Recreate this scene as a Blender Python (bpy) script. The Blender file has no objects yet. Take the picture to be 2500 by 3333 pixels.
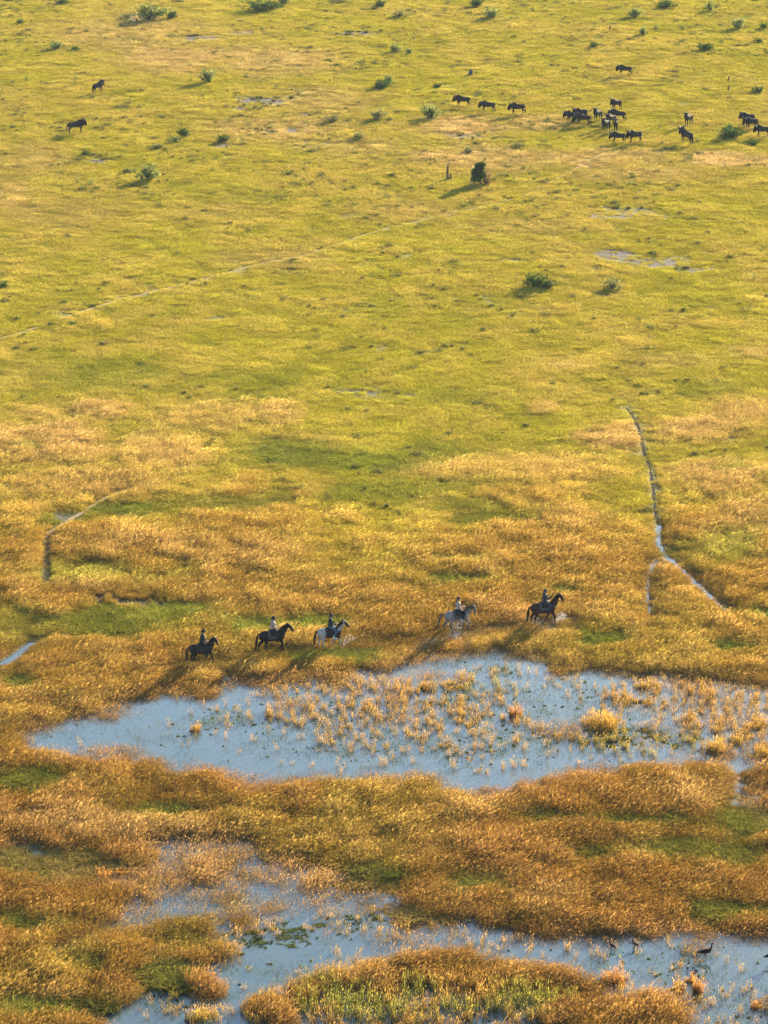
import bpy, bmesh, math, random
import numpy as np
from mathutils import Vector, Matrix

random.seed(7)
RNG = np.random.default_rng(11)
S = bpy.context.scene
COL = S.collection

# ------------------------------------------------------------------ camera
PITCH = math.radians(20.0)
FOC = 8902.0                 # focal length in photograph pixels (2500 wide)
HCAM = 64.6
cam = bpy.data.cameras.new('camera')
cam_ob = bpy.data.objects.new('camera', cam)
COL.objects.link(cam_ob)
cam_ob.location = (0, 0, HCAM)
cam_ob.rotation_euler = (math.pi / 2 - PITCH, 0, 0)
cam.sensor_fit = 'HORIZONTAL'
cam.sensor_width = 36.0
cam.lens = FOC / 2500.0 * 36.0
cam.clip_start = 1.0
cam.clip_end = 5000.0
S.camera = cam_ob

# ------------------------------------------------------------------ sky, sun, exposure
SUN_EL = math.radians(16.0)
SUN_AZ = math.radians(32.0)
world = bpy.data.worlds.new('World')
S.world = world
world.use_nodes = True
wn = world.node_tree
sky = wn.nodes.new('ShaderNodeTexSky')
sky.sky_type = 'NISHITA'
sky.sun_disc = False
sky.sun_elevation = SUN_EL
sky.sun_rotation = SUN_AZ
sky.dust_density = .8
sky.ozone_density = 1.3
wn.links.new(sky.outputs[0], wn.nodes['Background'].inputs[0])
wn.nodes['Background'].inputs[1].default_value = 0.09

sun = bpy.data.lights.new('sun', 'SUN')
sun.energy = 5.0
sun.angle = math.radians(0.53)
sun.color = (1.0, 0.83, 0.58)
sun_ob = bpy.data.objects.new('sun', sun)
COL.objects.link(sun_ob)
SV = Vector((math.sin(SUN_AZ) * math.cos(SUN_EL), math.cos(SUN_AZ) * math.cos(SUN_EL), math.sin(SUN_EL)))
sun_ob.rotation_euler = SV.to_track_quat('Z', 'Y').to_euler()
sun_ob.location = SV * 900

S.view_settings.view_transform = 'Standard'
S.view_settings.look = 'None'
S.view_settings.gamma = 1.0
S.view_settings.use_curve_mapping = False
S.view_settings.exposure = 2.28
S.cycles.use_denoising = True
S.cycles.max_bounces = 5
S.cycles.transmission_bounces = 6
S.cycles.transparent_max_bounces = 8
S.cycles.volume_bounces = 0

# ------------------------------------------------------------------ geometry of the view
CP, SP = math.cos(PITCH), math.sin(PITCH)


def ground_pt(px, py, z=0.0):
    """photograph pixel -> point of the plain"""
    px = np.asarray(px, float)
    v = np.asarray(py, float) - 1666.5
    u = px - 1250.0
    t = (HCAM - z) / (FOC * SP + v * CP)
    return u * t, (FOC * CP - v * SP) * t


def pixel_of(X, Y):
    d = Y * CP + HCAM * SP
    return 1250.0 + FOC * X / d, 1666.5 + FOC * (HCAM * CP - Y * SP) / d


def G(px, py):
    x, y = ground_pt(px, py)
    return float(x), float(y)


def scale_at(py):
    return (FOC * SP + (py - 1666.5) * CP) / HCAM      # photograph pixels per metre


# ------------------------------------------------------------------ noise
def _hash(ix, iy, s):
    h = (ix.astype(np.int64) * 374761393 + iy.astype(np.int64) * 668265263 + s * 974634777) & 0x7fffffff
    h = ((h ^ (h >> 13)) * 1274126177) & 0x7fffffff
    h = (h ^ (h >> 16)) & 0xffff
    return h / 65535.0


def vnoise(x, y, s=0):
    ix, iy = np.floor(x), np.floor(y)
    fx, fy = x - ix, y - iy
    fx = fx * fx * (3 - 2 * fx)
    fy = fy * fy * (3 - 2 * fy)
    a = _hash(ix, iy, s); b = _hash(ix + 1, iy, s)
    c = _hash(ix, iy + 1, s); d = _hash(ix + 1, iy + 1, s)
    return (a + (b - a) * fx) * (1 - fy) + (c + (d - c) * fx) * fy


def fbm(x, y, s=0, o=4):
    t = np.zeros_like(x, float); amp = 0.5; tot = 0
    for k in range(o):
        t += amp * vnoise(x, y, s + k * 17)
        tot += amp; amp *= 0.55
        x = x * 2.03 + 5.3; y = y * 2.03 - 3.1
    return t / tot


def sstep(a, b, x):
    t = np.clip((x - a) / (b - a), 0, 1)
    return t * t * (3 - 2 * t)


def poly_sdf(P, X, Y):
    """signed distance in metres, positive inside"""
    n = len(P)
    d = np.full(X.shape, 1e9)
    inside = np.zeros(X.shape, bool)
    for i in range(n):
        x0, y0 = P[i]; x1, y1 = P[(i + 1) % n]
        ex, ey = x1 - x0, y1 - y0
        t = np.clip(((X - x0) * ex + (Y - y0) * ey) / (ex * ex + ey * ey + 1e-9), 0, 1)
        d = np.minimum(d, np.hypot(X - x0 - t * ex, Y - y0 - t * ey))
        if y0 != y1:
            c = ((y0 > Y) != (y1 > Y)) & (X < (x1 - x0) * (Y - y0) / (y1 - y0) + x0)
            inside ^= c
    return np.where(inside, d, -d)


def line_dist(P, X, Y):
    d = np.full(X.shape, 1e9)
    for (x0, y0), (x1, y1) in zip(P[:-1], P[1:]):
        ex, ey = x1 - x0, y1 - y0
        t = np.clip(((X - x0) * ex + (Y - y0) * ey) / (ex * ex + ey * ey + 1e-9), 0, 1)
        d = np.minimum(d, np.hypot(X - x0 - t * ex, Y - y0 - t * ey))
    return d


def W(pts):
    return [G(*p) for p in pts]


# ------------------------------------------------------------------ layout of the plain (surveyed from the photograph)
POND = W([(104, 2396), (151, 2377), (226, 2351), (316, 2336), (405, 2326), (425, 2296), (490, 2283), (550, 2262),
          (655, 2264), (723, 2240), (799, 2230), (882, 2228), (980, 2222), (1115, 2226), (1190, 2200), (1265, 2196),
          (1401, 2153), (1506, 2140), (1597, 2136), (1702, 2155), (1770, 2177), (1823, 2192), (1913, 2187),
          (1973, 2200), (2064, 2208), (2245, 2226), (2380, 2248), (2560, 2225), (2560, 2430), (2400, 2425),
          (2365, 2440), (2297, 2455), (2147, 2475), (1990, 2492), (1853, 2515), (1748, 2528), (1640, 2555), (1582, 2560),
          (1447, 2555), (1330, 2540), (1206, 2525), (1055, 2520), (904, 2538), (770, 2532), (725, 2490), (600, 2486), (500, 2480),
          (422, 2446), (301, 2452), (196, 2438), (120, 2405)])
CHANNEL = W([(250, 3400), (290, 3340), (310, 3300), (415, 3280), (425, 3250), (455, 3215), (560, 3240), (640, 3225), (600, 3180),
             (530, 3160), (512, 3140), (575, 3125), (655, 3130), (715, 3100), (700, 3035), (770, 3010), (900, 2990), (1050, 2968), (1250, 2955), (1300, 2985), (1400, 3010), (1480, 3030), (1551, 3068), (1672, 3052),
             (1717, 3056), (1777, 3060), (1883, 3060), (1973, 3068), (2192, 3046), (2222, 3056), (2290, 3066),
             (2380, 3068), (2560, 3078), (2560, 3400), (2240, 3400), (2220, 3300), (2130, 3240), (1990, 3270), (1840, 3290), (1800, 3400), (885, 3400),
             (905, 3275), (960, 3240), (1250, 3212), (1500, 3212), (1750, 3225), (1880, 3250), (1930, 3225), (1900, 3185), (1850, 3165), (1700, 3150), (1550, 3130), (1475, 3120), (1350, 3135), (1250, 3150),
             (1050, 3170), (1000, 3200), (930, 3230), (885, 3265), (870, 3300), (860, 3400)])
WETS = [
    (W([(830, 2260), (1000, 2225), (1230, 2215), (1420, 2200), (1600, 2240), (1620, 2330), (1480, 2400), (1200, 2390), (950, 2360)]), 0.5),
    (W([(1750, 2330), (2000, 2370), (2250, 2390), (2330, 2430), (2150, 2480), (1950, 2440), (1780, 2400)]), 0.3),
    (W([(980, 2960), (1250, 2930), (1500, 2990), (1760, 3045), (1700, 3085), (1400, 3075), (1000, 3040)]), 0.55),  # grass standing in shallow water: polygon, how thin the grass is
    (W([(420, 2740), (640, 2715), (780, 2730), (900, 2800), (1050, 2840), (1250, 2895), (1420, 2990), (1700, 3030),
        (1740, 3068), (1500, 3075), (1250, 3020), (1100, 2998), (820, 3000), (600, 3015), (350, 3040), (300, 3020), (470, 2900)]), 0.95),
    (W([(1990, 2195), (2560, 2215), (2560, 2500), (2300, 2490), (2150, 2430), (2060, 2300)]), 0.8),
    (W([(860, 3240), (950, 3215), (1250, 3195), (1600, 3200), (1880, 3215), (1960, 3260), (1900, 3400), (830, 3400)]), 0.15),
    (W([(1450, 1985), (1620, 1975), (1900, 2000), (1880, 2050), (1700, 2110), (1500, 2160), (1330, 2170), (1300, 2120), (1420, 2060)]), 0.25),
    (W([(1240, 1620), (1280, 1605), (1470, 1618), (1480, 1650), (1300, 1675), (1250, 1660)]), 0.3),
    (W([(100, 2290), (280, 2260), (330, 2290), (250, 2330), (120, 2330)]), 0.4),
    (W([(60, 2740), (420, 2800), (430, 2880), (220, 2890), (40, 2830)]), 0.75),
    (W([(20, 3235), (110, 3225), (330, 3255), (300, 3330), (150, 3270), (20, 3275)]), 0.4),
    (W([(2400, 2560), (2500, 2530), (2560, 2600), (2560, 2690), (2430, 2660)]), 0.5),
]
STREAMS = {
    'near_right': (W([(2141, 1715), (2140, 1750), (2146, 1780), (2165, 1808), (2200, 1838), (2245, 1880), (2290, 1920), (2330, 1962), (2362, 1990)]), 0.15),
    'branch': (W([(2138, 1822), (2122, 1850), (2110, 1885), (2106, 1925), (2110, 1965), (2117, 2010)]), 0.06),
    'left': (W([(-60, 2185), (10, 2160), (55, 2132), (85, 2105), (104, 2092)]), 0.28),
    'edge': (W([(2402, 2500), (2398, 2560), (2385, 2620)]), 0.04),
}
TRAILS = {
    'pale': (W([(-80, 1120), (60, 1088), (166, 1050), (360, 985), (600, 925), (830, 865), (1000, 830), (1250, 745), (1500, 692), (1690, 645), (1800, 590), (1880, 545), (1960, 500)]), 0.12),
    'dark': (W([(2035, 1322), (2052, 1345), (2075, 1385), (2092, 1440), (2098, 1480), (2118, 1530), (2126, 1580), (2130, 1640), (2142, 1716)]), 0.16),
    'left': (W([(430, 1592), (370, 1610), (320, 1635), (270, 1668), (200, 1708), (155, 1738), (147, 1770), (146, 1830), (147, 1900)]), 0.15),
}
GLADE_TRAIL = W([(150, 3110), (290, 3070), (360, 3045), (420, 3018), (520, 2995), (700, 2965), (830, 2930), (900, 2905)])

HLINE = W([(560, 2176), (660, 2166), (891, 2128), (1077, 2116), (1491, 2058), (1772, 2035), (1860, 2022)])

# cx, cy, rx, ry in photograph pixels, strength
STRAW = [(420, 110, 300, 70, .7), (560, 195, 230, 55, .8), (900, 205, 230, 55, .8), (1050, 330, 200, 50, .6), (930, 430, 260, 50, .7),
         (1170, 480, 150, 40, .6), (1490, 420, 200, 40, .95), (1750, 405, 130, 28, .7), (1560, 520, 280, 45, .8), (1930, 520, 260, 32, .8),
         (2370, 525, 180, 30, .9), (2080, 570, 240, 30, .6), (100, 520, 130, 60, .5), (40, 640, 90, 60, .6), (180, 700, 200, 45, .4),
         (900, 850, 220, 40, .4), (1700, 740, 260, 25, .4), (1300, 690, 200, 40, .4), (720, 700, 220, 40, .25),
         (150, 1450, 260, 85, 1.1), (330, 1340, 110, 40, .9), (520, 1480, 220, 70, .8), (700, 1360, 280, 55, .7), (120, 1350, 150, 40, .6),
         (900, 1350, 110, 50, .8), (300, 1580, 320, 60, .8), (980, 1450, 200, 60, .5), (2000, 1430, 120, 55, 1.1),
         (2250, 1400, 180, 50, .9), (2420, 1340, 140, 50, .8), (2350, 1560, 200, 60, .9), (1760, 1530, 260, 55, .7), (2450, 1690, 140, 70, .8),
         (1480, 1530, 240, 50, .7), (1770, 1330, 50, 25, .8), (1840, 1700, 140, 50, .5), (500, 1770, 300, 50, .5), (820, 1800, 200, 50, .5),
         (220, 1900, 160, 40, .45), (2330, 1750, 120, 60, .5), (1850, 1195, 120, 20, .5), (2200, 1180, 140, 25, .4), (2460, 1150, 90, 30, .5),
         (1740, 2060, 130, 40, .3), (330, 2700, 240, 45, .8), (140, 2680, 170, 50, .7), (620, 2180, 160, 40, .4), (2300, 2590, 220, 45, .5),
         (1550, 2620, 160, 40, .5), (1800, 2930, 200, 35, .3)]
GREEN = [(60, 2545, 150, 45, 1.), (510, 2648, 115, 20, 1.4), (620, 2652, 60, 14, 1.2), (190, 2820, 240, 45, 1.1), (60, 3010, 120, 40, 1.2), (190, 3010, 90, 22, .9),
         (180, 3285, 160, 35, 1.1), (60, 3300, 110, 30, 1.), (1200, 2862, 130, 32, 1.1), (1545, 2885, 110, 32, 1.3), (1325, 2985, 130, 18, 1.1),
         (1850, 2672, 170, 14, 1.2), (2060, 2680, 200, 18, .9), (2130, 2780, 260, 40, .8), (2430, 2690, 130, 60, 1.), (2380, 2790, 160, 40, .8), (2400, 2975, 170, 38, 1.2),
         (2260, 2960, 60, 14, 1.), (520, 3195, 85, 55, 1.2), (900, 3055, 200, 40, .0), (600, 3080, 120, 35, .5), (250, 3150, 130, 50, .6),
         (1945, 2088, 85, 22, 1.4), (2360, 2112, 95, 18, 1.1), (2480, 2005, 60, 18, 1.2), (1090, 2140, 140, 18, 1.3), (1010, 2148, 70, 16, 1.2), (1010, 2035, 110, 26, 1.1),
         (810, 2045, 120, 26, 1.), (420, 2030, 280, 55, .75), (560, 2000, 130, 30, .8), (50, 2225, 70, 30, 1.2), (60, 2040, 120, 60, .5), (780, 2345, 0.1, 0.1, 0),
         (1490, 1890, 120, 20, .7), (1500, 1830, 90, 18, .7), (1840, 1930, 60, 18, 1.2), (180, 1690, 130, 26, .9), (430, 1660, 130, 26, 1.),
         (300, 1870, 260, 40, .5), (1580, 1690, 160, 30, .7), (80, 1460, 60, 14, .5), (1920, 1855, 60, 14, .4), (2330, 1800, 150, 70, .5),
         (940, 1480, 200, 45, .8), (1180, 1500, 200, 45, .8), (1380, 1480, 140, 40, .6), (1500, 1650, 160, 26, .6), (700, 1640, 240, 40, .5),
         (1250, 1600, 300, 40, .5), (2380, 1530, 60, 12, .5), (1900, 2395, 300, 20, .0)]
SOIL = [(665, 124, 70, 11, 1.), (800, 108, 60, 7, 1.), (845, 328, 95, 11, 1.1), (950, 320, 60, 7, .9), (905, 355, 28, 5, 1.), (775, 352, 30, 7, .9), (1000, 371, 28, 5, .9),
        (950, 430, 42, 9, 1.), (870, 430, 40, 7, .6), (715, 478, 45, 9, .9), (750, 510, 40, 5, .8), (325, 522, 40, 9, .8), (1170, 112, 70, 9, .9),
        (1000, 470, 120, 20, .4), (2010, 698, 130, 20, .65), (2040, 705, 60, 10, .8), (1655, 848, 48, 7, 1.), (1990, 832, 85, 13, 1.1), (2130, 858, 110, 11, .9),
        (2270, 878, 80, 9, .8), (1930, 880, 50, 6, .8), (1988, 962, 52, 6, 1.2), (1205, 1188, 45, 6, .8), (2380, 1180, 0.1, .1, 0), (1200, 1285, 130, 12, .5),
        (2050, 1290, 160, 15, .35), (430, 60, 70, 9, .6), (1880, 600, 0.1, .1, 0), (420, 1965, 130, 14, .9), (560, 1975, 60, 9, .9), (340, 1950, 60, 12, .6),
        (180, 1680, 95, 11, .6), (1290, 365, 30, 6, .7), (1520, 445, 90, 10, .7), (1590, 430, 60, 6, .6), (1300, 640, 60, 5, .4), (580, 2062, 30, 6, .8),
        (2470, 172, 30, 5, .7), (130, 1075, 60, 8, .4), (1720, 140, 60, 8, .3), (540, 1085, 70, 12, .3), (1300, 1150, 140, 20, .25)]
SOIL = [(x_, y_, rx_ * 1.05, ry_ * 1.35, s_) for x_, y_, rx_, ry_, s_ in SOIL]
DARKGREEN = [(1900, 575, 10, 10, 0), (300, 1230, 320, 60, .8), (820, 1240, 240, 40, .7), (150, 1180, 200, 40, .5), (500, 1180, 0.1, .1, 0), (800, 1300, 120, 20, .6),  # stretches where the short grass itself is greener and darker
              (1750, 1280, 260, 18, .4), (1450, 1310, 200, 40, .4), (1350, 1000, 300, 50, .2), (2350, 1260, 160, 30, .6), (750, 640, 350, 40, .4)]


def blobs(L, px, py, n, n2=None):
    n2 = n if n2 is None else n2
    out = np.zeros(px.shape)
    for cx, cy, rx, ry, s in L:
        if s <= 0 or rx < 1:
            continue
        m = (np.abs(px - cx) < rx * 1.7) & (np.abs(py - cy) < ry * 1.7)
        if not m.any():
            continue
        r = np.sqrt(((px[m] - cx) / rx) ** 2 + ((py[m] - cy) / ry) ** 2)
        out[m] = np.maximum(out[m], s * sstep(1.35, 0.45, r + (n[m] - .5) * 1.5 + (n2[m] - .5) * .6))
    return out


def survey(X, Y):
    """what grows at points of the plain"""
    px, py = pixel_of(X, Y)
    z = {}
    n_big = fbm(X / 9, Y / 14, 1, 4)
    n_mid = fbm(X / 2.6, Y / 3.4, 5, 4)
    n_sml = fbm(X / .8, Y / 1.0, 9, 3)
    z['nb'], z['nm'], z['ns'] = n_big, n_mid, n_sml
    wob = (fbm(X / 2.2, Y / 2.2, 21, 4) - .5)
    pond = poly_sdf(POND, X, Y) + wob * 2.6 + (n_sml - .5) * 1.4
    chan = poly_sdf(CHANNEL, X, Y) + wob * 2.4 + (n_sml - .5) * 1.2
    wet = np.zeros(X.shape)
    for P, s in WETS:
        wet = np.maximum(wet, s * sstep(-1.2, 1.0, poly_sdf(P, X, Y) + wob * 3.5))
    water = np.maximum(pond, chan)
    z['wetpoly'] = wet
    wet = np.maximum(wet, .75 * sstep(-2.4 - 1.6 * (n_mid - .5), -.2, water) * np.where(py > 3085, .25, 1.))
    stream = np.full(X.shape, -9.)
    for P, w in STREAMS.values():
        stream = np.maximum(stream, w - line_dist(P, X, Y) + wob * .25)
    trail = np.full(X.shape, -9.)
    for P, w in TRAILS.values():
        trail = np.maximum(trail, w - line_dist(P, X, Y) + wob * .2)
    z['gtrail'] = sstep(.7, .15, line_dist(GLADE_TRAIL, X, Y))
    z['water'], z['wet'], z['stream'], z['trail'] = water, wet, stream, trail
    z['straw'] = blobs(STRAW, px, py, n_mid, n_sml)
    z['green'] = blobs(GREEN, px, py, n_mid, n_sml)
    z['soil'] = blobs(SOIL, px, py, n_mid, n_sml)
    z['darkgreen'] = blobs(DARKGREEN, px, py, n_mid, n_sml)
    v = py + 420 * (n_big - .5) + 160 * (n_mid - .5)
    z['gold'] = sstep(1380, 1950, v)
    z['rust'] = sstep(1900, 2700, v)
    z['px'], z['py'] = px, py
    return z


def ground_height(X, Y, z):
    h = .05 + .10 * (fbm(X / 7, Y / 7, 31, 3) - .5) + .04 * (z['nm'] - .5)
    h = np.maximum(h, .02)
    w = np.maximum(sstep(-.25, .5, z['water']), sstep(-.05, .1, z['stream']))
    patch = sstep(.60, .30, z['nm'] + .5 * (z['ns'] - .5) - .25 * (z['wet'] - .4))
    w2 = np.clip(z['wet'] * 1.6, 0, 1) * sstep(.35, .75, 1 - patch + z['wet'] * .75)
    low = np.clip(np.maximum(w, w2), 0, 1)
    return h * (1 - low) - .12 * low


# ------------------------------------------------------------------ materials
def new_mat(name):
    m = bpy.data.materials.new(name)
    m.use_nodes = True
    nt = m.node_tree
    for n in list(nt.nodes):
        nt.nodes.remove(n)
    return m, nt


def N(nt, typ, **kw):
    n = nt.nodes.new(typ)
    for k, v in kw.items():
        setattr(n, k, v)
    return n


def simple_mat(name, col, rough=.7, var=.25, scale=6, spec=.3, metal=0.):
    m, nt = new_mat(name)
    out = N(nt, 'ShaderNodeOutputMaterial')
    b = N(nt, 'ShaderNodeBsdfPrincipled')
    tc = N(nt, 'ShaderNodeTexCoord')
    no = N(nt, 'ShaderNodeTexNoise')
    no.inputs['Scale'].default_value = scale
    no.inputs['Detail'].default_value = 5
    rp = N(nt, 'ShaderNodeMapRange')
    rp.inputs[1].default_value = .3; rp.inputs[2].default_value = .7
    rp.inputs[3].default_value = 1 - var; rp.inputs[4].default_value = 1 + var
    mx = N(nt, 'ShaderNodeMix', data_type='RGBA', blend_type='MULTIPLY')
    mx.inputs[0].default_value = 1
    mx.inputs[6].default_value = (*col, 1)
    L = nt.links.new
    L(tc.outputs['Object'], no.inputs['Vector']); L(no.outputs['Fac'], rp.inputs[0])
    L(rp.outputs[0], mx.inputs[7]); L(mx.outputs[2], b.inputs['Base Color'])
    b.inputs['Roughness'].default_value = rough
    b.inputs['Specular IOR Level'].default_value = spec
    b.inputs['Metallic'].default_value = metal
    L(b.outputs[0], out.inputs[0])
    return m


def coat_mat(name, rough=.55, sheen=.0, spec=.35, attr='coat'):
    """hide or hair coloured by the animal's own markings"""
    m, nt = new_mat(name)
    L = nt.links.new
    out = N(nt, 'ShaderNodeOutputMaterial')
    b = N(nt, 'ShaderNodeBsdfPrincipled')
    a = N(nt, 'ShaderNodeAttribute', attribute_name=attr)
    tc = N(nt, 'ShaderNodeTexCoord')
    no = N(nt, 'ShaderNodeTexNoise')
    no.inputs['Scale'].default_value = 14
    no.inputs['Detail'].default_value = 4
    rp = N(nt, 'ShaderNodeMapRange')
    rp.inputs[1].default_value = .3; rp.inputs[2].default_value = .7
    rp.inputs[3].default_value = .75; rp.inputs[4].default_value = 1.25
    mx = N(nt, 'ShaderNodeMix', data_type='RGBA', blend_type='MULTIPLY')
    mx.inputs[0].default_value = 1
    L(tc.outputs['Object'], no.inputs['Vector']); L(no.outputs['Fac'], rp.inputs[0])
    L(a.outputs['Color'], mx.inputs[6]); L(rp.outputs[0], mx.inputs[7])
    L(mx.outputs[2], b.inputs['Base Color'])
    b.inputs['Roughness'].default_value = rough
    b.inputs['Specular IOR Level'].default_value = spec
    L(b.outputs[0], out.inputs[0])
    return m


def leaf_mat(name, inst=True, base=(.2, .2, .03), tip=(.3, .3, .06), trans=.45, var=.42):
    """grass blade / leaf: reflects and lets light through"""
    m, nt = new_mat(name)
    L = nt.links.new
    out = N(nt, 'ShaderNodeOutputMaterial')
    bl = N(nt, 'ShaderNodeAttribute', attribute_name='blade')
    sep = N(nt, 'ShaderNodeSeparateColor')
    L(bl.outputs['Color'], sep.inputs[0])
    mix = N(nt, 'ShaderNodeMix', data_type='RGBA')
    if inst:
        c1 = N(nt, 'ShaderNodeAttribute', attribute_name='stem_colour', attribute_type='INSTANCER')
        c2 = N(nt, 'ShaderNodeAttribute', attribute_name='tip_colour', attribute_type='INSTANCER')
        L(c1.outputs['Color'], mix.inputs[6]); L(c2.outputs['Color'], mix.inputs[7])
    else:
        mix.inputs[6].default_value = (*base, 1); mix.inputs[7].default_value = (*tip, 1)
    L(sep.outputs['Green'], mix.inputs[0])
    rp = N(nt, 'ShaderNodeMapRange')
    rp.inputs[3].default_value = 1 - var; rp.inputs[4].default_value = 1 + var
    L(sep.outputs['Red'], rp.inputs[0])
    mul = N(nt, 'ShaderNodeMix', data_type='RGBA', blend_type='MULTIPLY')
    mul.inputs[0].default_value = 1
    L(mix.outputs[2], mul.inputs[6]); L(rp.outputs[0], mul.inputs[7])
    d = N(nt, 'ShaderNodeBsdfDiffuse'); t = N(nt, 'ShaderNodeBsdfTranslucent')
    L(mul.outputs[2], d.inputs[0]); L(mul.outputs[2], t.inputs[0])
    ms = N(nt, 'ShaderNodeMixShader'); ms.inputs[0].default_value = trans
    L(d.outputs[0], ms.inputs[1]); L(t.outputs[0], ms.inputs[2])
    L(ms.outputs[0], out.inputs[0])
    return m


# ------------------------------------------------------------------ object helpers
def link(o, parent=None):
    COL.objects.link(o)
    if parent is not None:
        o.parent = parent
    return o


def obj(name, me, mat=None, parent=None, kind=None, label=None):
    o = bpy.data.objects.new(name, me)
    if mat is not None:
        if len(me.materials) == 0:
            me.materials.append(mat)
    if kind:
        o['kind'] = kind
    if label:
        o['label'] = label
    return link(o, parent)


def tag(o, label, cat, group=None):
    o['label'] = label
    o['category'] = cat
    if group:
        o['group'] = group
    return o


def thing(name, label, cat, loc, rz=0., sc=1., group=None):
    o = bpy.data.objects.new(name, None)
    o.empty_display_size = .3
    o.location = loc
    o.rotation_euler = (0, 0, rz)
    o.scale = (sc, sc, sc) if not isinstance(sc, tuple) else sc
    link(o)
    return tag(o, label, cat, group)


def copy_tree(o, parent=None):
    c = o.copy()
    COL.objects.link(c)
    c.parent = parent
    for ch in list(o.children):
        copy_tree(ch, c)
    return c


def mesh_from(name, V, F, smooth=False):
    me = bpy.data.meshes.new(name)
    me.from_pydata([tuple(v) for v in V], [], [tuple(f) for f in F])
    if smooth:
        me.polygons.foreach_set('use_smooth', [True] * len(me.polygons))
    me.update()
    return me


def colour_attr(me, name, cols):
    a = me.color_attributes.new(name, 'FLOAT_COLOR', 'POINT')
    c = np.ones((len(me.vertices), 4), np.float32)
    c[:, :3] = cols
    a.data.foreach_set('color', c.ravel())


def tube(name, pts, r, sides=6, smooth=True):
    """swept tube along points, r a number or one radius per point"""
    V, F = [], []
    n = len(pts)
    rr = r if hasattr(r, '__len__') else [r] * n
    P = [Vector(p) for p in pts]
    for i in range(n):
        d = (P[min(i + 1, n - 1)] - P[max(i - 1, 0)]).normalized()
        up = Vector((0, 0, 1)) if abs(d.z) < .9 else Vector((0, 1, 0))
        a = d.cross(up).normalized(); b = d.cross(a)
        for k in range(sides):
            t = 2 * math.pi * k / sides
            V.append(P[i] + (a * math.cos(t) + b * math.sin(t)) * rr[i])
    for i in range(n - 1):
        for k in range(sides):
            F.append((i * sides + k, i * sides + (k + 1) % sides, (i + 1) * sides + (k + 1) % sides, (i + 1) * sides + k))
    F.append(tuple(range(sides))[::-1]); F.append(tuple((n - 1) * sides + k for k in range(sides)))
    return mesh_from(name, V, F, smooth)


def join_meshes(name, meshes):
    V, F, o = [], [], 0
    for me in meshes:
        V += [v.co.copy() for v in me.vertices]
        F += [[i + o for i in p.vertices] for p in me.polygons]
        o += len(me.vertices)
    return mesh_from(name, V, F, True)


# ---- sculpting: limbs of tapered round segments fused into one smooth continuous surface
class Sculpt:
    pending = []

    def __init__(self, name, voxel, smooth=4, extra=None):
        self.name, self.voxel, self.smooth, self.extra = name, voxel, smooth, extra
        self.bm = bmesh.new()
        self.mesh = None
        Sculpt.pending.append(self)

    def chain(self, pts, ys=1.0):
        for p in pts:
            M = Matrix.Translation(p[:3]) @ Matrix.Diagonal((p[3], p[3] * ys, p[3], 1))
            bmesh.ops.create_icosphere(self.bm, subdivisions=2, radius=1, matrix=M)
        for a, b in zip(pts[:-1], pts[1:]):
            A, B = Vector(a[:3]), Vector(b[:3])
            d = B - A
            if d.length < 1e-4:
                continue
            q = d.to_track_quat('Z', 'Y').to_matrix().to_4x4()
            M = Matrix.Translation((A + B) / 2) @ q
            r = bmesh.ops.create_cone(self.bm, cap_ends=True, segments=12, radius1=a[3], radius2=b[3], depth=d.length, matrix=M)
            if ys != 1.0:
                for v in r['verts']:
                    t = max(0, min(1, (v.co - A).dot(d) / d.length_squared))
                    y = A.y + d.y * t
                    v.co.y = y + (v.co.y - y) * ys
        return self

    def both(self, pts, ys=1.0):
        self.chain(pts, ys)
        self.chain([(x, -y, z, r) for x, y, z, r in pts], ys)
        return self

    @staticmethod
    def bake():
        tmp = []
        for s in Sculpt.pending:
            me = bpy.data.meshes.new(s.name + '_raw')
            s.bm.to_mesh(me); s.bm.free()
            o = bpy.data.objects.new('raw', me)
            COL.objects.link(o)
            r = o.modifiers.new('r', 'REMESH'); r.mode = 'VOXEL'; r.voxel_size = s.voxel
            m = o.modifiers.new('s', 'SMOOTH'); m.iterations = s.smooth; m.factor = .5
            tmp.append(o)
        dg = bpy.context.evaluated_depsgraph_get()
        dg.update()
        for s, o in zip(Sculpt.pending, tmp):
            me = bpy.data.meshes.new_from_object(o.evaluated_get(dg))
            if s.extra:
                me = join_meshes(s.name, [me] + s.extra)
            me.name = s.name
            me.polygons.foreach_set('use_smooth', [True] * len(me.polygons))
            s.mesh = me
        for o in tmp:
            bpy.data.objects.remove(o)
        Sculpt.pending = []


def co_of(me):
    a = np.zeros(len(me.vertices) * 3, np.float32)
    me.vertices.foreach_get('co', a)
    return a.reshape(-1, 3)


# ------------------------------------------------------------------ ground
def mixc(a, b, t):
    t = np.asarray(t)[..., None]
    return np.asarray(a) * (1 - t) + np.asarray(b) * t


def C(r, g, b):
    return np.array([r, g, b], float)


def ground_colour(z):
    n = len(z['px'])
    c = np.tile(C(.16, .145, .03), (n, 1))
    c = mixc(c, C(.15, .09, .03), z['gold'])
    c = mixc(c, C(.24, .17, .065), np.clip(z['straw'], 0, 1) * .7)
    c = mixc(c, C(.05, .07, .018), np.clip(z['green'], 0, 1) * (.4 + .6 * z['gold']))
    c = mixc(c, C(.072, .060, .055), np.clip(z['soil'] * 1.1, 0, 1))
    c = mixc(c, C(.05, .04, .028), np.clip(sstep(-1.2, .2, z['water']) + z['wet'], 0, 1) * .9)
    return c


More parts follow.
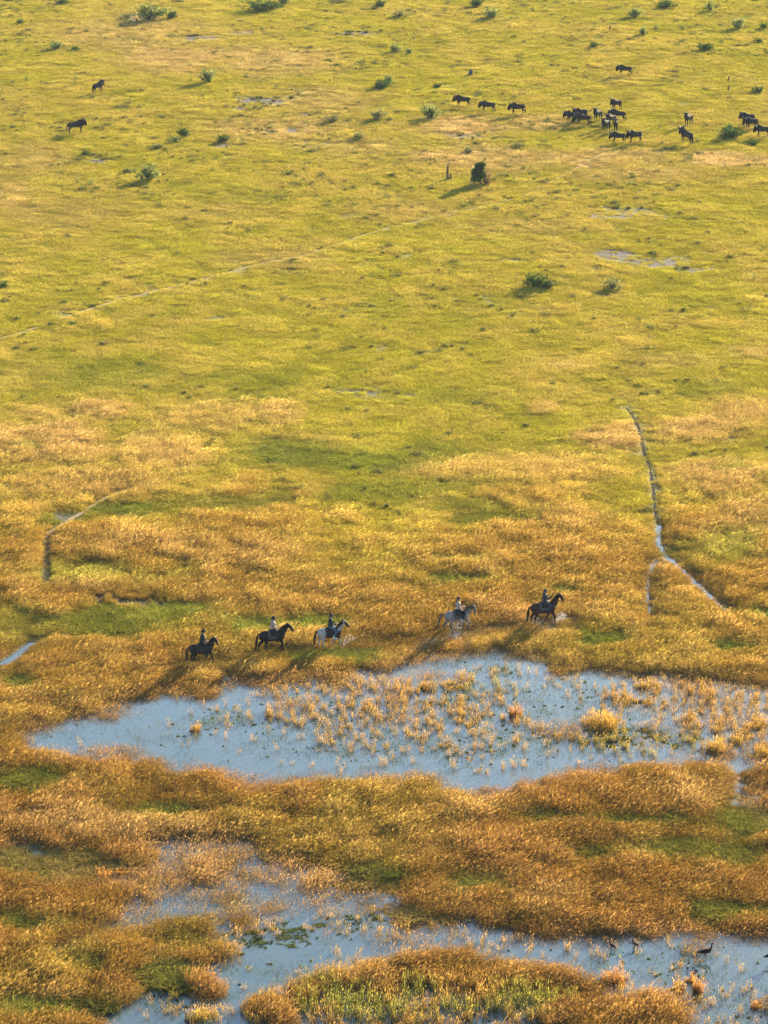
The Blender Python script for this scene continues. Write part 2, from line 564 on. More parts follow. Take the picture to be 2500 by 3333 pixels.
rows = np.concatenate([[1800, 1200, 800, 600], ground_pt(1250, np.arange(-260, 3760, 6.5))[1], [80, 60, 30]])
ud = np.linspace(-.205, .205, 430)
us = np.concatenate([[-1.6, -1.0, -.6, -.4, -.28], ud, [.28, .4, .6, 1.0, 1.6]])
GY, GX = np.meshgrid(rows, us, indexing='ij')
GX = GX * GY
zg = survey(GX.ravel(), GY.ravel())
GZ = ground_height(GX.ravel(), GY.ravel(), zg)
nr, nc = GX.shape
V = np.stack([GX.ravel(), GY.ravel(), GZ], 1)
ii = np.arange(nr * nc).reshape(nr, nc)
F = np.stack([ii[1:, :-1], ii[1:, 1:], ii[:-1, 1:], ii[:-1, :-1]], -1).reshape(-1, 4)
gme = bpy.data.meshes.new('ground')
gme.vertices.add(len(V)); gme.vertices.foreach_set('co', V.astype(np.float32).ravel())
gme.loops.add(F.size); gme.loops.foreach_set('vertex_index', F.astype(np.int32).ravel())
gme.polygons.add(len(F)); gme.polygons.foreach_set('loop_start', np.arange(0, F.size, 4, dtype=np.int32))
gme.polygons.foreach_set('use_smooth', np.ones(len(F), bool))
gme.update(calc_edges=True)
colour_attr(gme, 'coat', ground_colour(zg))


def ground_mat():
    m, nt = new_mat('soil and grass litter')
    L = nt.links.new
    out = N(nt, 'ShaderNodeOutputMaterial'); b = N(nt, 'ShaderNodeBsdfPrincipled')
    a = N(nt, 'ShaderNodeAttribute', attribute_name='coat')
    geo = N(nt, 'ShaderNodeNewGeometry')
    n1 = N(nt, 'ShaderNodeTexNoise'); n1.inputs['Scale'].default_value = 3.5; n1.inputs['Detail'].default_value = 8
    rp = N(nt, 'ShaderNodeMapRange')
    rp.inputs[1].default_value = .3; rp.inputs[2].default_value = .7; rp.inputs[3].default_value = .55; rp.inputs[4].default_value = 1.4
    mx = N(nt, 'ShaderNodeMix', data_type='RGBA', blend_type='MULTIPLY'); mx.inputs[0].default_value = 1
    L(geo.outputs['Position'], n1.inputs['Vector']); L(n1.outputs['Fac'], rp.inputs[0])
    L(a.outputs['Color'], mx.inputs[6]); L(rp.outputs[0], mx.inputs[7]); L(mx.outputs[2], b.inputs['Base Color'])
    b.inputs['Roughness'].default_value = .9; b.inputs['Specular IOR Level'].default_value = .15
    bp = N(nt, 'ShaderNodeBump'); bp.inputs['Strength'].default_value = .8; bp.inputs['Distance'].default_value = .15
    L(n1.outputs['Fac'], bp.inputs['Height']); L(bp.outputs[0], b.inputs['Normal'])
    L(b.outputs[0], out.inputs[0])
    return m


obj('ground', gme, ground_mat(), kind='structure')


# ------------------------------------------------------------------ water
def water_mat():
    m, nt = new_mat('shallow flood water')
    L = nt.links.new
    out = N(nt, 'ShaderNodeOutputMaterial'); b = N(nt, 'ShaderNodeBsdfPrincipled')
    geo = N(nt, 'ShaderNodeNewGeometry')
    n1 = N(nt, 'ShaderNodeTexNoise'); n1.inputs['Scale'].default_value = 4.5; n1.inputs['Detail'].default_value = 7
    n2 = N(nt, 'ShaderNodeTexNoise'); n2.inputs['Scale'].default_value = .35; n2.inputs['Detail'].default_value = 4
    L(geo.outputs['Position'], n1.inputs['Vector']); L(geo.outputs['Position'], n2.inputs['Vector'])
    cr = N(nt, 'ShaderNodeMix', data_type='RGBA')
    cr.inputs[6].default_value = (.028, .066, .080, 1); cr.inputs[7].default_value = (.060, .074, .070, 1)
    L(n2.outputs['Fac'], cr.inputs[0]); L(cr.outputs[2], b.inputs['Base Color'])
    b.inputs['Roughness'].default_value = .06
    b.inputs['IOR'].default_value = 1.75
    b.inputs['Specular Tint'].default_value = (.90, .98, 1, 1)
    bp = N(nt, 'ShaderNodeBump'); spot = N(nt, 'ShaderNodeVectorMath', operation='DISTANCE'); spot.inputs[1].default_value = (*G(1640, 2185), 0)
    L(geo.outputs['Position'], spot.inputs[0])
    sm = N(nt, 'ShaderNodeMapRange'); sm.inputs[1].default_value = 5.5; sm.inputs[2].default_value = .5; sm.inputs[3].default_value = .12; sm.inputs[4].default_value = .42
    L(spot.outputs['Value'], sm.inputs[0])
    bp.inputs['Strength'].default_value = .10; L(sm.outputs[0], bp.inputs['Strength']); bp.inputs['Distance'].default_value = .05
    L(n1.outputs['Fac'], bp.inputs['Height']); L(bp.outputs[0], b.inputs['Normal'])
    L(b.outputs[0], out.inputs[0])
    return m


MAT_WATER = water_mat()


def sheet(name, corners, z, mat):
    return obj(name, mesh_from(name, [(x, y, z) for x, y in corners], [tuple(range(len(corners)))]), mat, kind='structure')


def ywide(y0, y1, k=.23):
    return [(-k * y0, y0), (k * y0, y0), (k * y1, y1), (-k * y1, y1)]


Yn = G(1250, 2690)[1]; Yf = G(1250, 1560)[1]; Ynn = G(1250, 3720)[1]
sheet('pond', ywide(Yn, Yf), 0.0, MAT_WATER)
sheet('marsh_water', ywide(Ynn, Yn), 0.0, MAT_WATER)
obj_left = None


def ribbon(name, pts, w, mat, lift, flat=None):
    """a strip following the ground along a line"""
    P = np.array(pts)
    seg = np.hypot(*np.diff(P, axis=0).T); s = np.concatenate([[0], np.cumsum(seg)])
    t = np.arange(0, s[-1], .35)
    x = np.interp(t, s, P[:, 0]); y = np.interp(t, s, P[:, 1])
    k = np.ones(9) / 9
    xs = np.convolve(np.pad(x, 4, 'edge'), k, 'valid'); ys = np.convolve(np.pad(y, 4, 'edge'), k, 'valid')
    dx, dy = np.gradient(xs), np.gradient(ys); l = np.hypot(dx, dy) + 1e-9
    nx, ny = -dy / l, dx / l
    ww = w * (.15 + 1.3 * fbm(xs * 1.3, ys * 1.3, 77, 3))
    ww = ww * np.clip(np.minimum(t, t[-1] - t) / 1.5, .05, 1)
    V = []
    cols = 5
    for j in range(cols):
        o = (j / (cols - 1) * 2 - 1)
        X = xs + nx * ww * o + .12 * (vnoise(xs * 2.3, ys * 2.3 + j, 3) - .5); Y = ys + ny * ww * o
        if flat is None:
            zz = ground_height(X, Y, survey(X, Y)) + lift * (1 - .8 * abs(o))
        else:
            zz = np.full(X.shape, flat)
        V.append(np.stack([X, Y, zz], 1))
    n = len(t)
    F = [(j * n + i, j * n + i + 1, (j + 1) * n + i + 1, (j + 1) * n + i) for j in range(cols - 1) for i in range(n - 1)]
    me = mesh_from(name, np.concatenate(V), F, True)
    return obj(name, me, mat, kind='structure')


MAT_PALE = simple_mat('pale trodden sand', (.36, .27, .16), .95, .35, 1.2, .1)
MAT_DARKSOIL = simple_mat('dark damp track soil', (.016, .015, .011), .95, .4, 1.5, .05)
ribbon('path', TRAILS['pale'][0], .115, MAT_PALE, .02)
ribbon('path', TRAILS['left'][0][:6], .15, simple_mat('trodden tan sand', (.26, .19, .11), .95, .35, 1.2, .1), .02)
ribbon('path', TRAILS['dark'][0], .15, MAT_DARKSOIL, .02)
for key, wd in (('near_right', .15), ('branch', .07), ('left', .26)):
    ribbon('stream', STREAMS[key][0], wd, MAT_WATER, 0, flat=.006)


# ------------------------------------------------------------------ haze in the air
def haze():
    m, nt = new_mat('morning haze')
    out = N(nt, 'ShaderNodeOutputMaterial')
    v = N(nt, 'ShaderNodeVolumePrincipled')
    v.inputs['Color'].default_value = (.62, .82, 1.0, 1)
    v.inputs['Density'].default_value = HAZE
    v.inputs['Anisotropy'].default_value = .0
    nt.links.new(v.outputs[0], out.inputs['Volume'])
    x, y0, y1, z0, z1 = 3000, -60, 1900, -1.3, HCAM + 6
    V = [(-x, y0, z0), (x, y0, z0), (x, y1, z0), (-x, y1, z0), (-x, y0, z1), (x, y0, z1), (x, y1, z1), (-x, y1, z1)]
    F = [(3, 2, 1, 0), (4, 5, 6, 7), (0, 1, 5, 4), (1, 2, 6, 5), (2, 3, 7, 6), (3, 0, 4, 7)]
    obj('haze', mesh_from('haze', V, F), m, kind='stuff')


HAZE = .00006
haze()


# ------------------------------------------------------------------ grass
def blades_mesh(name, n, rad, h0, h1, w, bend, plume=0., wind=.12, spread=None, dome=0., gmin=0.):
    rng = np.random.default_rng(abs(hash((n, rad, h0, w))) % 99991)
    V, F, A = [], [], []
    for i in range(n):
        r = rad * math.sqrt(rng.random()); t = rng.random() * 6.283
        bx, by = r * math.cos(t), r * math.sin(t)
        h = (h0 + (h1 - h0) * rng.random() ** 1.3) * (1 - dome * (r / rad) ** 2)
        az = rng.random() * 6.283
        bd = bend * h * rng.random()
        lx, ly = bd * math.cos(az) + wind * h, bd * math.sin(az)
        if spread:
            lx += spread * h * bx / rad; ly += spread * h * by / rad
        fa = rng.random() * 6.283
        wx, wy = math.cos(fa) * w / 2, math.sin(fa) * w / 2
        v = rng.random()
        o = len(V)
        for f, k, ww in ((0, 0, .8), (.55, .3, 1.)):
            px, py = bx + lx * k, by + ly * k
            V += [(px - wx * ww, py - wy * ww, h * f - .03), (px + wx * ww, py + wy * ww, h * f - .03)]
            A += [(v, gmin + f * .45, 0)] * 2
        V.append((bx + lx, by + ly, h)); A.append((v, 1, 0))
        F += [(o, o + 1, o + 3, o + 2), (o + 2, o + 3, o + 4)]
        if plume and rng.random() < plume:
            o = len(V)
            q = .26 * h
            dx, dy = lx * .35, ly * .35
            pw = w * 1.5
            fa += 1.3
            wx, wy = math.cos(fa) * pw, math.sin(fa) * pw
            V += [(bx + lx * .85, by + ly * .85, h * .86), (bx + lx + wx, by + ly + wy, h * .98), (bx + lx + dx, by + ly + dy, h + q * .5), (bx + lx - wx, by + ly - wy, h * .98)]
            A += [(v, 1, 0)] * 4
            F += [(o, o + 1, o + 2, o + 3)]
    me = mesh_from(name, V, F)
    colour_attr(me, 'blade', np.array(A))
    return me


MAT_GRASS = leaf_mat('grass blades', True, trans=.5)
PROTO = bpy.data.collections.new('grass prototypes')


def proto(name, me, idx):
    me.materials.append(MAT_GRASS)
    o = bpy.data.objects.new('%02d_%s' % (idx, name), me)
    PROTO.objects.link(o)


for k in range(3):
    proto('tall', blades_mesh('tall_clump', 320 + k, .66, .35, 1.1, .0105, .32, .55, .24), k)
for k in range(3):
    proto('short', blades_mesh('short_clump', 240 + k, .80, .3, 1.0, .024, .8, 0, .12), 3 + k)
for k in range(2):
    proto('reed', blades_mesh('reed_clump', 15 + k, .14, .3, 1.1, .013, .18, .5, .10, spread=.05), 6 + k)
proto('low', blades_mesh('marsh_clump', 150, .5, .4, 1.0, .05, 1.2, 0, .0), 8)
proto('stalk', blades_mesh('stalk_clump', 17, .62, .55, 1.2, .012, .22, 1.0, .26), 12)
proto('thin', blades_mesh('thin_clump', 52, .70, .35, 1.1, .0115, .3, .55, .2), 13)
for k in range(2):
    proto('emergent', blades_mesh('emergent_clump', 13 + k, .55, .3, 1.1, .02, .5, 0, .1), 10 + k)
proto('low', blades_mesh('marsh_clump', 151, .5, .4, 1.0, .05, 1.2, 0, .0), 9)


def scatter_tree():
    ng = bpy.data.node_groups.new('scatter grass', 'GeometryNodeTree')
    ng.interface.new_socket('Geometry', in_out='INPUT', socket_type='NodeSocketGeometry')
    ng.interface.new_socket('Geometry', in_out='OUTPUT', socket_type='NodeSocketGeometry')
    L = ng.links.new
    gi = ng.nodes.new('NodeGroupInput'); go = ng.nodes.new('NodeGroupOutput')
    ip = ng.nodes.new('GeometryNodeInstanceOnPoints')
    ci = ng.nodes.new('GeometryNodeCollectionInfo')
    ci.inputs['Collection'].default_value = PROTO
    ci.inputs['Separate Children'].default_value = True
    ci.inputs['Reset Children'].default_value = True

    def attr(name, typ):
        a = ng.nodes.new('GeometryNodeInputNamedAttribute'); a.data_type = typ
        a.inputs['Name'].default_value = name
        return a
    a_i, a_r, a_s = attr('pick', 'INT'), attr('turn', 'FLOAT_VECTOR'), attr('size', 'FLOAT_VECTOR')
    e2r = ng.nodes.new('FunctionNodeEulerToRotation')
    L(gi.outputs[0], ip.inputs['Points']); L(ci.outputs[0], ip.inputs['Instance'])
    ip.inputs['Pick Instance'].default_value = True
    L(a_i.outputs[0], ip.inputs['Instance Index'])
    L(a_r.outputs[0], e2r.inputs[0]); L(e2r.outputs[0], ip.inputs['Rotation'])
    L(a_s.outputs[0], ip.inputs['Scale'])
    L(ip.outputs[0], go.inputs[0])
    return ng


SCATTER = scatter_tree()


def scatter(name, P, pick, turn, size, stem, tip, label):
    me = bpy.data.meshes.new(name)
    n = len(P)
    me.vertices.add(n); me.vertices.foreach_set('co', P.astype(np.float32).ravel())

    def add(nm, typ, data, key):
        a = me.attributes.new(nm, typ, 'POINT'); a.data.foreach_set(key, data.ravel())
    add('pick', 'INT', pick.astype(np.int32), 'value')
    add('turn', 'FLOAT_VECTOR', turn.astype(np.float32), 'vector')
    add('size', 'FLOAT_VECTOR', size.astype(np.float32), 'vector')
    one = np.ones((n, 1))
    add('stem_colour', 'FLOAT_COLOR', np.hstack([stem, one]).astype(np.float32), 'color')
    add('tip_colour', 'FLOAT_COLOR', np.hstack([tip, one]).astype(np.float32), 'color')
    me.update()
    o = obj(name, me, None, kind='stuff', label=label)
    md = o.modifiers.new('scatter', 'NODES'); md.node_group = SCATTER
    return o


def sample(per_m2, y0, y1, k=.185):
    """random points of the plain between two distances"""
    area = k * (y1 * y1 - y0 * y0)
    n = int(area * per_m2)
    Y = np.sqrt(RNG.random(n) * (y1 * y1 - y0 * y0) + y0 * y0)
    X = (RNG.random(n) * 2 - 1) * k * Y
    return X, Y


pts = [sample(7, Ynn - 12, 175, .26), sample(5.5, 175, 225, .235), sample(3.6, 225, 300, .21), sample(2.6, 300, 450, .20)]
X = np.concatenate([p[0] for p in pts]); Y = np.concatenate([p[1] for p in pts])
z = survey(X, Y)
nb, nm, ns = z['nb'], z['nm'], z['ns']
gold, straw, green, soil = z['gold'], np.clip(z['straw'], 0, 1.1), np.clip(z['green'], 0, 1.2), np.clip(z['soil'], 0, 1)
rn = RNG.random(len(X))
edge = z['water']
# ---- how tall, what kind
lowgreen = np.clip(green * .9 + .5 * (ns - .5) * (green > .05), 0, 1) * (.35 + .65 * gold)
upper = 1 - sstep(900, 1350, z['py'])
tall = np.clip(gold * (.7 + .5 * nm) + straw * (.75 - .35 * upper) - lowgreen * 1.25, 0, 1.25)
istall = tall > .12 + .62 * RNG.random(len(X))
ismarsh = (lowgreen > .55) & (gold > .8) & ~istall
height = np.where(istall, .13 + .30 * np.clip(tall, 0, 1) * (.72 + .3 * nm + .3 * (ns - .5) + .25 * (rn - .5)), .09 + .13 * nm + .16 * (ns - .4))
height = np.where(ismarsh, .14 + .20 * ns, height)
height *= .8 + .4 * RNG.random(len(X))
# ---- colours of stem and tip
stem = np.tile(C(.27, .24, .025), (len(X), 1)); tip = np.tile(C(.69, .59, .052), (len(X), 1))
tone = np.clip((nm - .5) * 2.6 + (nb - .5) * 1.5 + .4 + .35 * (rn - .5), 0, 1)
tip = mixc(tip, C(.74, .53, .12), tone * .8)
stem = mixc(stem, C(.32, .24, .045), tone * .55)
dk = np.clip(z['darkgreen'], 0, 1)
tip = mixc(tip, C(.30, .33, .04), dk * .6); stem = mixc(stem, C(.14, .16, .02), dk * .6)
gw = np.clip(gold * 1.1 + (rn - .5) * .3 * (gold > .05), 0, 1)
gt = mixc(C(.33, .20, .034), C(.262, .137, .025), np.clip(z['rust'] + (nm - .5) * 1.6, 0, 1))
gs = mixc(C(.25, .155, .027), C(.20, .105, .021), np.clip(z['rust'] + (nm - .5), 0, 1))
og = np.clip((.42 - nb) * 5 + (nm - .5) * 1.2 + (ns - .5) * 1.2, 0, .7)[:, None] * np.where(z['py'] > 1850, .5, .6)[:, None]       # olive stretches in the gold
gt = gt * (1 - og) + C(.34, .27, .04) * og; gs = gs * (1 - og) + C(.13, .12, .02) * og
tip = mixc(tip, gt, gw); stem = mixc(stem, gs, gw)
sw = np.clip(straw * 1.1 + (ns - .5) * .5 * (straw > .1), 0, 1)
sc_t = mixc(C(.70, .47, .20), C(.41, .255, .076), np.clip(gold + sstep(1150, 1330, z['py']) * .75, 0, 1)); sc_s = mixc(C(.30, .22, .055), C(.26, .15, .04), gold)
tip = mixc(tip, sc_t, sw * .9); stem = mixc(stem, sc_s, sw * .8)
lg = np.clip(green * 1.1, 0, 1)
lt = mixc(C(.36, .39, .04), C(.265, .26, .034), gold * z['rust']); ls = mixc(C(.13, .16, .02), C(.09, .12, .018), gold)
tip = mixc(tip, lt, lg * .85); stem = mixc(stem, ls, lg * .85)
wetc = np.clip(z['wet'], 0, 1) * gold
tip = mixc(tip, C(.46, .25, .10), wetc * .5); stem = mixc(stem, C(.24, .13, .055), wetc * .6)
jit = (.92 + .16 * RNG.random((len(X), 1))) * (.88 + .24 * nm[:, None])
tip *= jit; stem *= jit
# streaks of pale seed heads and of darker leafy growth, a metre or two across
tex = fbm(X / 1.5 + .25 * Y, Y / 1.9, 91, 4)
tex2 = fbm(X / .55, Y / .6, 93, 2)
hi = sstep(.54, .70, tex) * (.35 + .65 * gold); lo = sstep(.46, .30, tex) * (.35 + .65 * gold)
tip = mixc(tip, np.minimum(tip * 1.22 + .015, .8), hi * .9)
tip = mixc(tip, tip * C(.74, .78, .7), lo * .8); stem = mixc(stem, stem * C(.6, .66, .6), lo * .8)
height *= 1 + .2 * hi - .15 * lo + np.where(istall, .6, 1.5) * (tex2 - .5)
# ---- where it grows
keep = np.ones(len(X), bool)
wade = (z['wetpoly'] > .2) & (RNG.random(len(X)) < np.where(z['px'] > 1900, .36, .62) * sstep(.36, .56, nm + .15 * (z['wetpoly'] - .5)))
keep &= (edge < .05) | wade
keep &= z['stream'] < -.06
keep &= (z['trail'] < -.12) | (rn < .12)
keep &= rn > soil * (1.12 - .8 * sstep(.46, .60, fbm(X / .55, Y / 1.1, 97, 3)))
height *= 1 - .45 * soil
wet_thin = z['wet'] * (.30 + 1.6 * (.55 - nm))
keep &= RNG.random(len(X)) > np.clip(wet_thin, 0, .93)
gap = sstep(.40, .30, ns) * .55 * (1 - gold)                    # thin places between the tufts
keep &= RNG.random(len(X)) > gap
height *= 1 - .8 * sstep(-.6, -.1, z['trail']) * np.where(z['py'] < 1250, .4, .8)
height *= 1 - .55 * z['gtrail']
height *= 1 - .85 * sstep(-1.5, -.2, z['stream'])
hl = line_dist(HLINE, X, Y)
hl2 = line_dist([(x_, y_ - .9) for x_, y_ in HLINE], X, Y)
hl = np.minimum(hl, hl2)
height *= 1 - .62 * sstep(1.3, .6, hl)
keep &= RNG.random(len(X)) > .4 * sstep(1.2, .3, hl)
tip = mixc(tip, C(.50, .40, .14), z['gtrail'] * .6)
near_edge = sstep(-.8, 0, edge)
height *= 1 - .38 * sstep(-1.8, .1, edge + 1.5 * (nm - .5)) * np.where(z['py'] > 3085, 0, 1)
height *= np.where(z['py'] > 3085, 1.25, 1)
# the horses' own trodden line through the grass
gz = ground_height(X, Y, z)
late = keep & (edge > .05)
pick = np.where(istall, RNG.integers(0, 3, len(X)), RNG.integers(3, 6, len(X)))
inwet = RNG.random(len(X)) < np.clip(z['wet'] * 1.4, 0, .92)
pick = np.where(istall & inwet, 13, pick)
pick = np.where(ismarsh & ~(edge > .05), RNG.integers(8, 10, len(X)), pick)
far = 1 + .35 * sstep(200, 330, Y)
wide = (.9 + .3 * RNG.random(len(X))) * far
wide *= 1 - .6 * np.maximum(sstep(-.9, -.3, np.maximum(z['stream'], z['trail'])), sstep(.1, .5, soil))
pick = np.where(late, 13, pick); istall = istall | late; height = np.where(late, .22 + .30 * RNG.random(len(X)), height)
wide = np.where((pick >= 6) & (pick != 13), .9 + .5 * RNG.random(len(X)), wide)
size = np.stack([wide, wide, height], 1)
turn = np.stack([RNG.normal(0, .07, len(X)), RNG.normal(.06, .07, len(X)), RNG.normal(0, .8, len(X)) + np.where(istall, 0, RNG.random(len(X)) * 6.28)], 1)
Pg = np.stack([X, Y, np.maximum(gz, -.05)], 1)
GRASS_POINTS = dict(P=Pg, keep=keep)


def put(name, m, label):
    scatter(name, Pg[m], pick[m], turn[m], size[m], stem[m], tip[m], label)


stk = keep & istall & (RNG.random(len(X)) < .26) & (pick < 3)
scatter('seed_stalks', Pg[stk], np.full(int(stk.sum()), 12), turn[stk], size[stk] * np.array([1, 1, 1.45]), stem[stk], np.minimum(tip[stk] * 1.25 + .02, .8),
        'taller seed stalks standing above the golden grass')
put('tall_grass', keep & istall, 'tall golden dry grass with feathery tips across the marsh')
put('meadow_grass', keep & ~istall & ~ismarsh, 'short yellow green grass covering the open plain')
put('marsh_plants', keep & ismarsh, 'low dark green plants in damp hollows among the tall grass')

# ---- small dark weeds dotted over the plain
Xw, Yw = sample(.55, G(1250, 1700)[1], 440)
zw = survey(Xw, Yw)
nw = fbm(Xw / 5, Yw / 7, 71, 4)
mw = (RNG.random(len(Xw)) < (sstep(.46, .62, nw) * .8 + .04) * (.3 + .7 * sstep(760, 560, zw['py']))) & (zw['trail'] < -.2) & (zw['stream'] < -.4)
kw = int(mw.sum())
ww_ = .22 + .55 * RNG.random(kw) ** 2
scatter('meadow_weeds', np.stack([Xw, Yw, ground_height(Xw, Yw, zw)], 1)[mw], RNG.integers(8, 10, kw), np.stack([np.zeros(kw), np.zeros(kw), RNG.random(kw) * 6.28], 1),
        np.stack([ww_ * 1.3, ww_, .16 + .34 * RNG.random(kw)], 1), mixc(C(.05, .065, .02), C(.10, .085, .03), RNG.random(kw)), mixc(C(.15, .17, .04), C(.26, .22, .06), RNG.random(kw)),
        'small dark weeds dotted through the short grass of the plain')

# ---- reeds, sedge and floating leaves in the open water
REED = [(1130, 2300, 330, 70, 1.2), (960, 2290, 200, 50, .45), (1560, 2260, 170, 60, .7), (1400, 2310, 180, 85, 1.4), (780, 2340, 160, 45, .3), (1250, 2400, 400, 60, .35), (1330, 2240, 150, 35, .7),
        (2130, 2350, 200, 80, .55), (1900, 2390, 260, 35, .5), (2350, 2330, 190, 95, 1.3), (2200, 2265, 230, 40, 1.2), (2420, 2430, 120, 30, 1.2), (1560, 2400, 300, 70, .35), (1420, 2460, 500, 60, .22), (700, 2400, 300, 60, .12), (1100, 2480, 300, 30, .25),
        (1800, 2240, 250, 35, .25), (2080, 2430, 220, 30, .8), (1650, 2180, 120, 30, .2), (2200, 2240, 200, 30, .6),
        (1400, 3230, 520, 60, 1.8), (1300, 3300, 540, 80, 1.8), (1700, 3270, 300, 70, 1.2), (1150, 3130, 100, 25, .4), (2000, 3090, 300, 30, .25), (2200, 3150, 200, 60, .3), (2330, 3290, 200, 50, .35), (900, 3020, 350, 40, .4),
        (1450, 3060, 260, 40, .4), (800, 3150, 260, 30, .2), (680, 3300, 250, 40, .3), (2050, 3260, 140, 50, .9)]
FLOAT = [(900, 3055, 230, 42, 1.), (740, 3080, 100, 30, .8), (2080, 2400, 190, 25, .9), (1830, 2400, 160, 25, .6), (1400, 2450, 420, 50, .30), (1200, 2390, 500, 90, .22), (1620, 2180, 110, 25, .5),
         (1700, 2300, 320, 80, .35), (500, 2390, 300, 50, .14), (700, 2350, 250, 40, .3), (1330, 2990, 120, 22, .8), (2200, 3140, 260, 60, .22), (2350, 3270, 200, 60, .2), (930, 3160, 300, 50, .15),
         (1400, 3260, 520, 80, .6), (640, 3230, 150, 50, .6), (1950, 2520, 200, 30, .5), (1280, 2990, 130, 20, .8), (1560, 2140, 90, 10, .8)]
Xr, Yr = sample(16, Ynn + 2, 200)
pr, qr = pixel_of(Xr, Yr)
zr = survey(Xr, Yr)
inw = (zr['water'] > -.1) & (zr['water'] < 40)
cl = fbm(Xr / .32, Yr / .4, 55, 3)
dens = blobs(REED, pr, qr, zr['nm'])
rn2 = RNG.random(len(Xr))
isl_ = np.clip(blobs([(1350, 3270, 560, 80, 1.)], pr, qr, zr['nm']), 0, 1)
m = inw & (rn2 < dens * (1 + 1.4 * isl_) * sstep(.47 - .27 * isl_, .62 - .27 * isl_, cl) * 1.1 + .004)
isl = np.clip(blobs([(1350, 3260, 560, 90, 1.), (1000, 3300, 250, 50, 1.)], pr, qr, zr['nm']), 0, 1)
grn = np.clip(isl * sstep(.36, .56, fbm(Xr / 1.5, Yr / 1.8, 61, 4)) * .85 + .5 * blobs([(2080, 2430, 260, 40, 1.), (1600, 2240, 90, 30, 1.), (700, 3180, 200, 80, .8)], pr, qr, zr['nm']), 0, 1)
hh = (.26 + .48 * RNG.random(len(Xr)) * (.5 + zr['nm'])) * (1 + .5 * isl)
st = mixc(C(.19, .115, .03), C(.07, .10, .018), grn); tp = mixc(C(.46, .27, .06), C(.25, .25, .035), grn)
jj = .75 + .5 * RNG.random((len(Xr), 1))
szr = np.stack([.7 + .7 * RNG.random(len(Xr)), .7 + .7 * RNG.random(len(Xr)), hh], 1)
tr = np.stack([RNG.normal(0, .12, len(Xr)), RNG.normal(0, .12, len(Xr)), RNG.random(len(Xr)) * 6.28], 1)
scatter('pond_reeds', np.stack([Xr, Yr, np.full(len(Xr), -.02)], 1)[m], RNG.integers(6, 8, len(Xr))[m], tr[m], szr[m], (st * jj)[m], (tp * jj)[m],
        'thin golden reeds and sedge standing in the shallow water')
df = blobs(FLOAT, pr, qr, zr['nm'])
cl2 = fbm(Xr / .5, Yr / .5, 58, 4)
Xf, Yf2 = Xr + RNG.normal(0, .4, len(Xr)), Yr + RNG.normal(0, .4, len(Xr))
mat_ = sstep(.5, .9, df)
xe = RNG.random(len(Xr)) < .7 - .5 * mat_
mf = inw & (RNG.random(len(Xr)) < df * 2.2 * sstep(.42, .60, cl2) + .02)
hf = .03 + .09 * RNG.random(len(Xr))
szf = np.stack([.05 + .26 * RNG.random(len(Xr)) ** 2, .04 + .14 * RNG.random(len(Xr)) ** 2] + [hf], 1)
szf[:, :2] *= (1 + 1.3 * mat_)[:, None]
szf = np.where(xe[:, None], np.stack([.7 + .5 * RNG.random(len(Xr))] * 2 + [.10 + .16 * RNG.random(len(Xr))], 1), szf)
stf = np.tile(C(.05, .075, .02), (len(Xr), 1)); tpf = mixc(C(.16, .20, .035), C(.28, .20, .06), RNG.random(len(Xr)) * .5)
scatter('floating_plants', np.stack([Xf, Yf2, np.full(len(Xr), -.005)], 1)[mf], np.where(xe, RNG.integers(10, 12, len(Xr)), RNG.integers(8, 10, len(Xr)))[mf], tr[mf] * np.array([.2, .2, 1]), szf[mf], (stf * jj)[mf], (tpf * jj)[mf],
        'low green plants floating in patches on the water')
# ------------------------------------------------------------------ shrubs, the bush and dead wood on the upper plain
def zat(x, y):
    x = np.array([x], float); y = np.array([y], float)
    return float(ground_height(x, y, survey(x, y))[0])


def leaf_cloud(name, pts, dirs, size, seed, aspect=.35, droop=0.):
    """one small folded leaf at every point"""
    rng = np.random.default_rng(seed)
    V, F, A = [], [], []
    for p, d in zip(pts, dirs):
        d = Vector(d) + Vector(rng.normal(0, .45, 3)); d.normalize()
        s = d.cross(Vector(rng.normal(0, 1, 3))); s.normalize()
        l = size * (.6 + .8 * rng.random()); w = l * aspect
        o = len(V); p = Vector(p)
        V += [p, p + d * l * .5 + s * w, p + d * l, p + d * l * .5 - s * w]
        F.append((o, o + 1, o + 2, o + 3))
        A += [(rng.random(), .15 + .85 * rng.random(), 0)] * 4
    me = mesh_from(name, V, F)
    colour_attr(me, 'blade', np.array(A))
    return me


def stems_mesh(name, ends, r, seed):
    rng = np.random.default_rng(seed)
    ms = []
    for e in ends:
        m = Vector(e) * .5 + Vector(rng.normal(0, .04, 3))
        ms.append(tube('s', [(e[0] * .08, e[1] * .08, -.05), m, e], [r, r * .7, r * .25], 4))
    me = join_meshes(name, ms)
    for q in ms:
        bpy.data.meshes.remove(q)
    return me


MAT_SAGE = leaf_mat('pale sage leaves', False, (.10, .125, .035), (.22, .245, .07), .5, .4)
MAT_DARKLEAF = leaf_mat('dark green leaves', False, (.035, .065, .018), (.085, .13, .03), .3, .4)
MAT_DULL = leaf_mat('dull olive leaves', False, (.12, .12, .04), (.26, .25, .08), .4, .4)
MAT_BROWNLEAF = leaf_mat('dry brown twigs and leaves', False, (.09, .06, .035), (.24, .17, .07), .4, .5)
MAT_TWIG = simple_mat('grey brown twigs', (.10, .075, .05), .9, .3, 8, .1)
MAT_DEADWOOD = simple_mat('weathered dead wood', (.12, .085, .06), .9, .45, 9, .1)


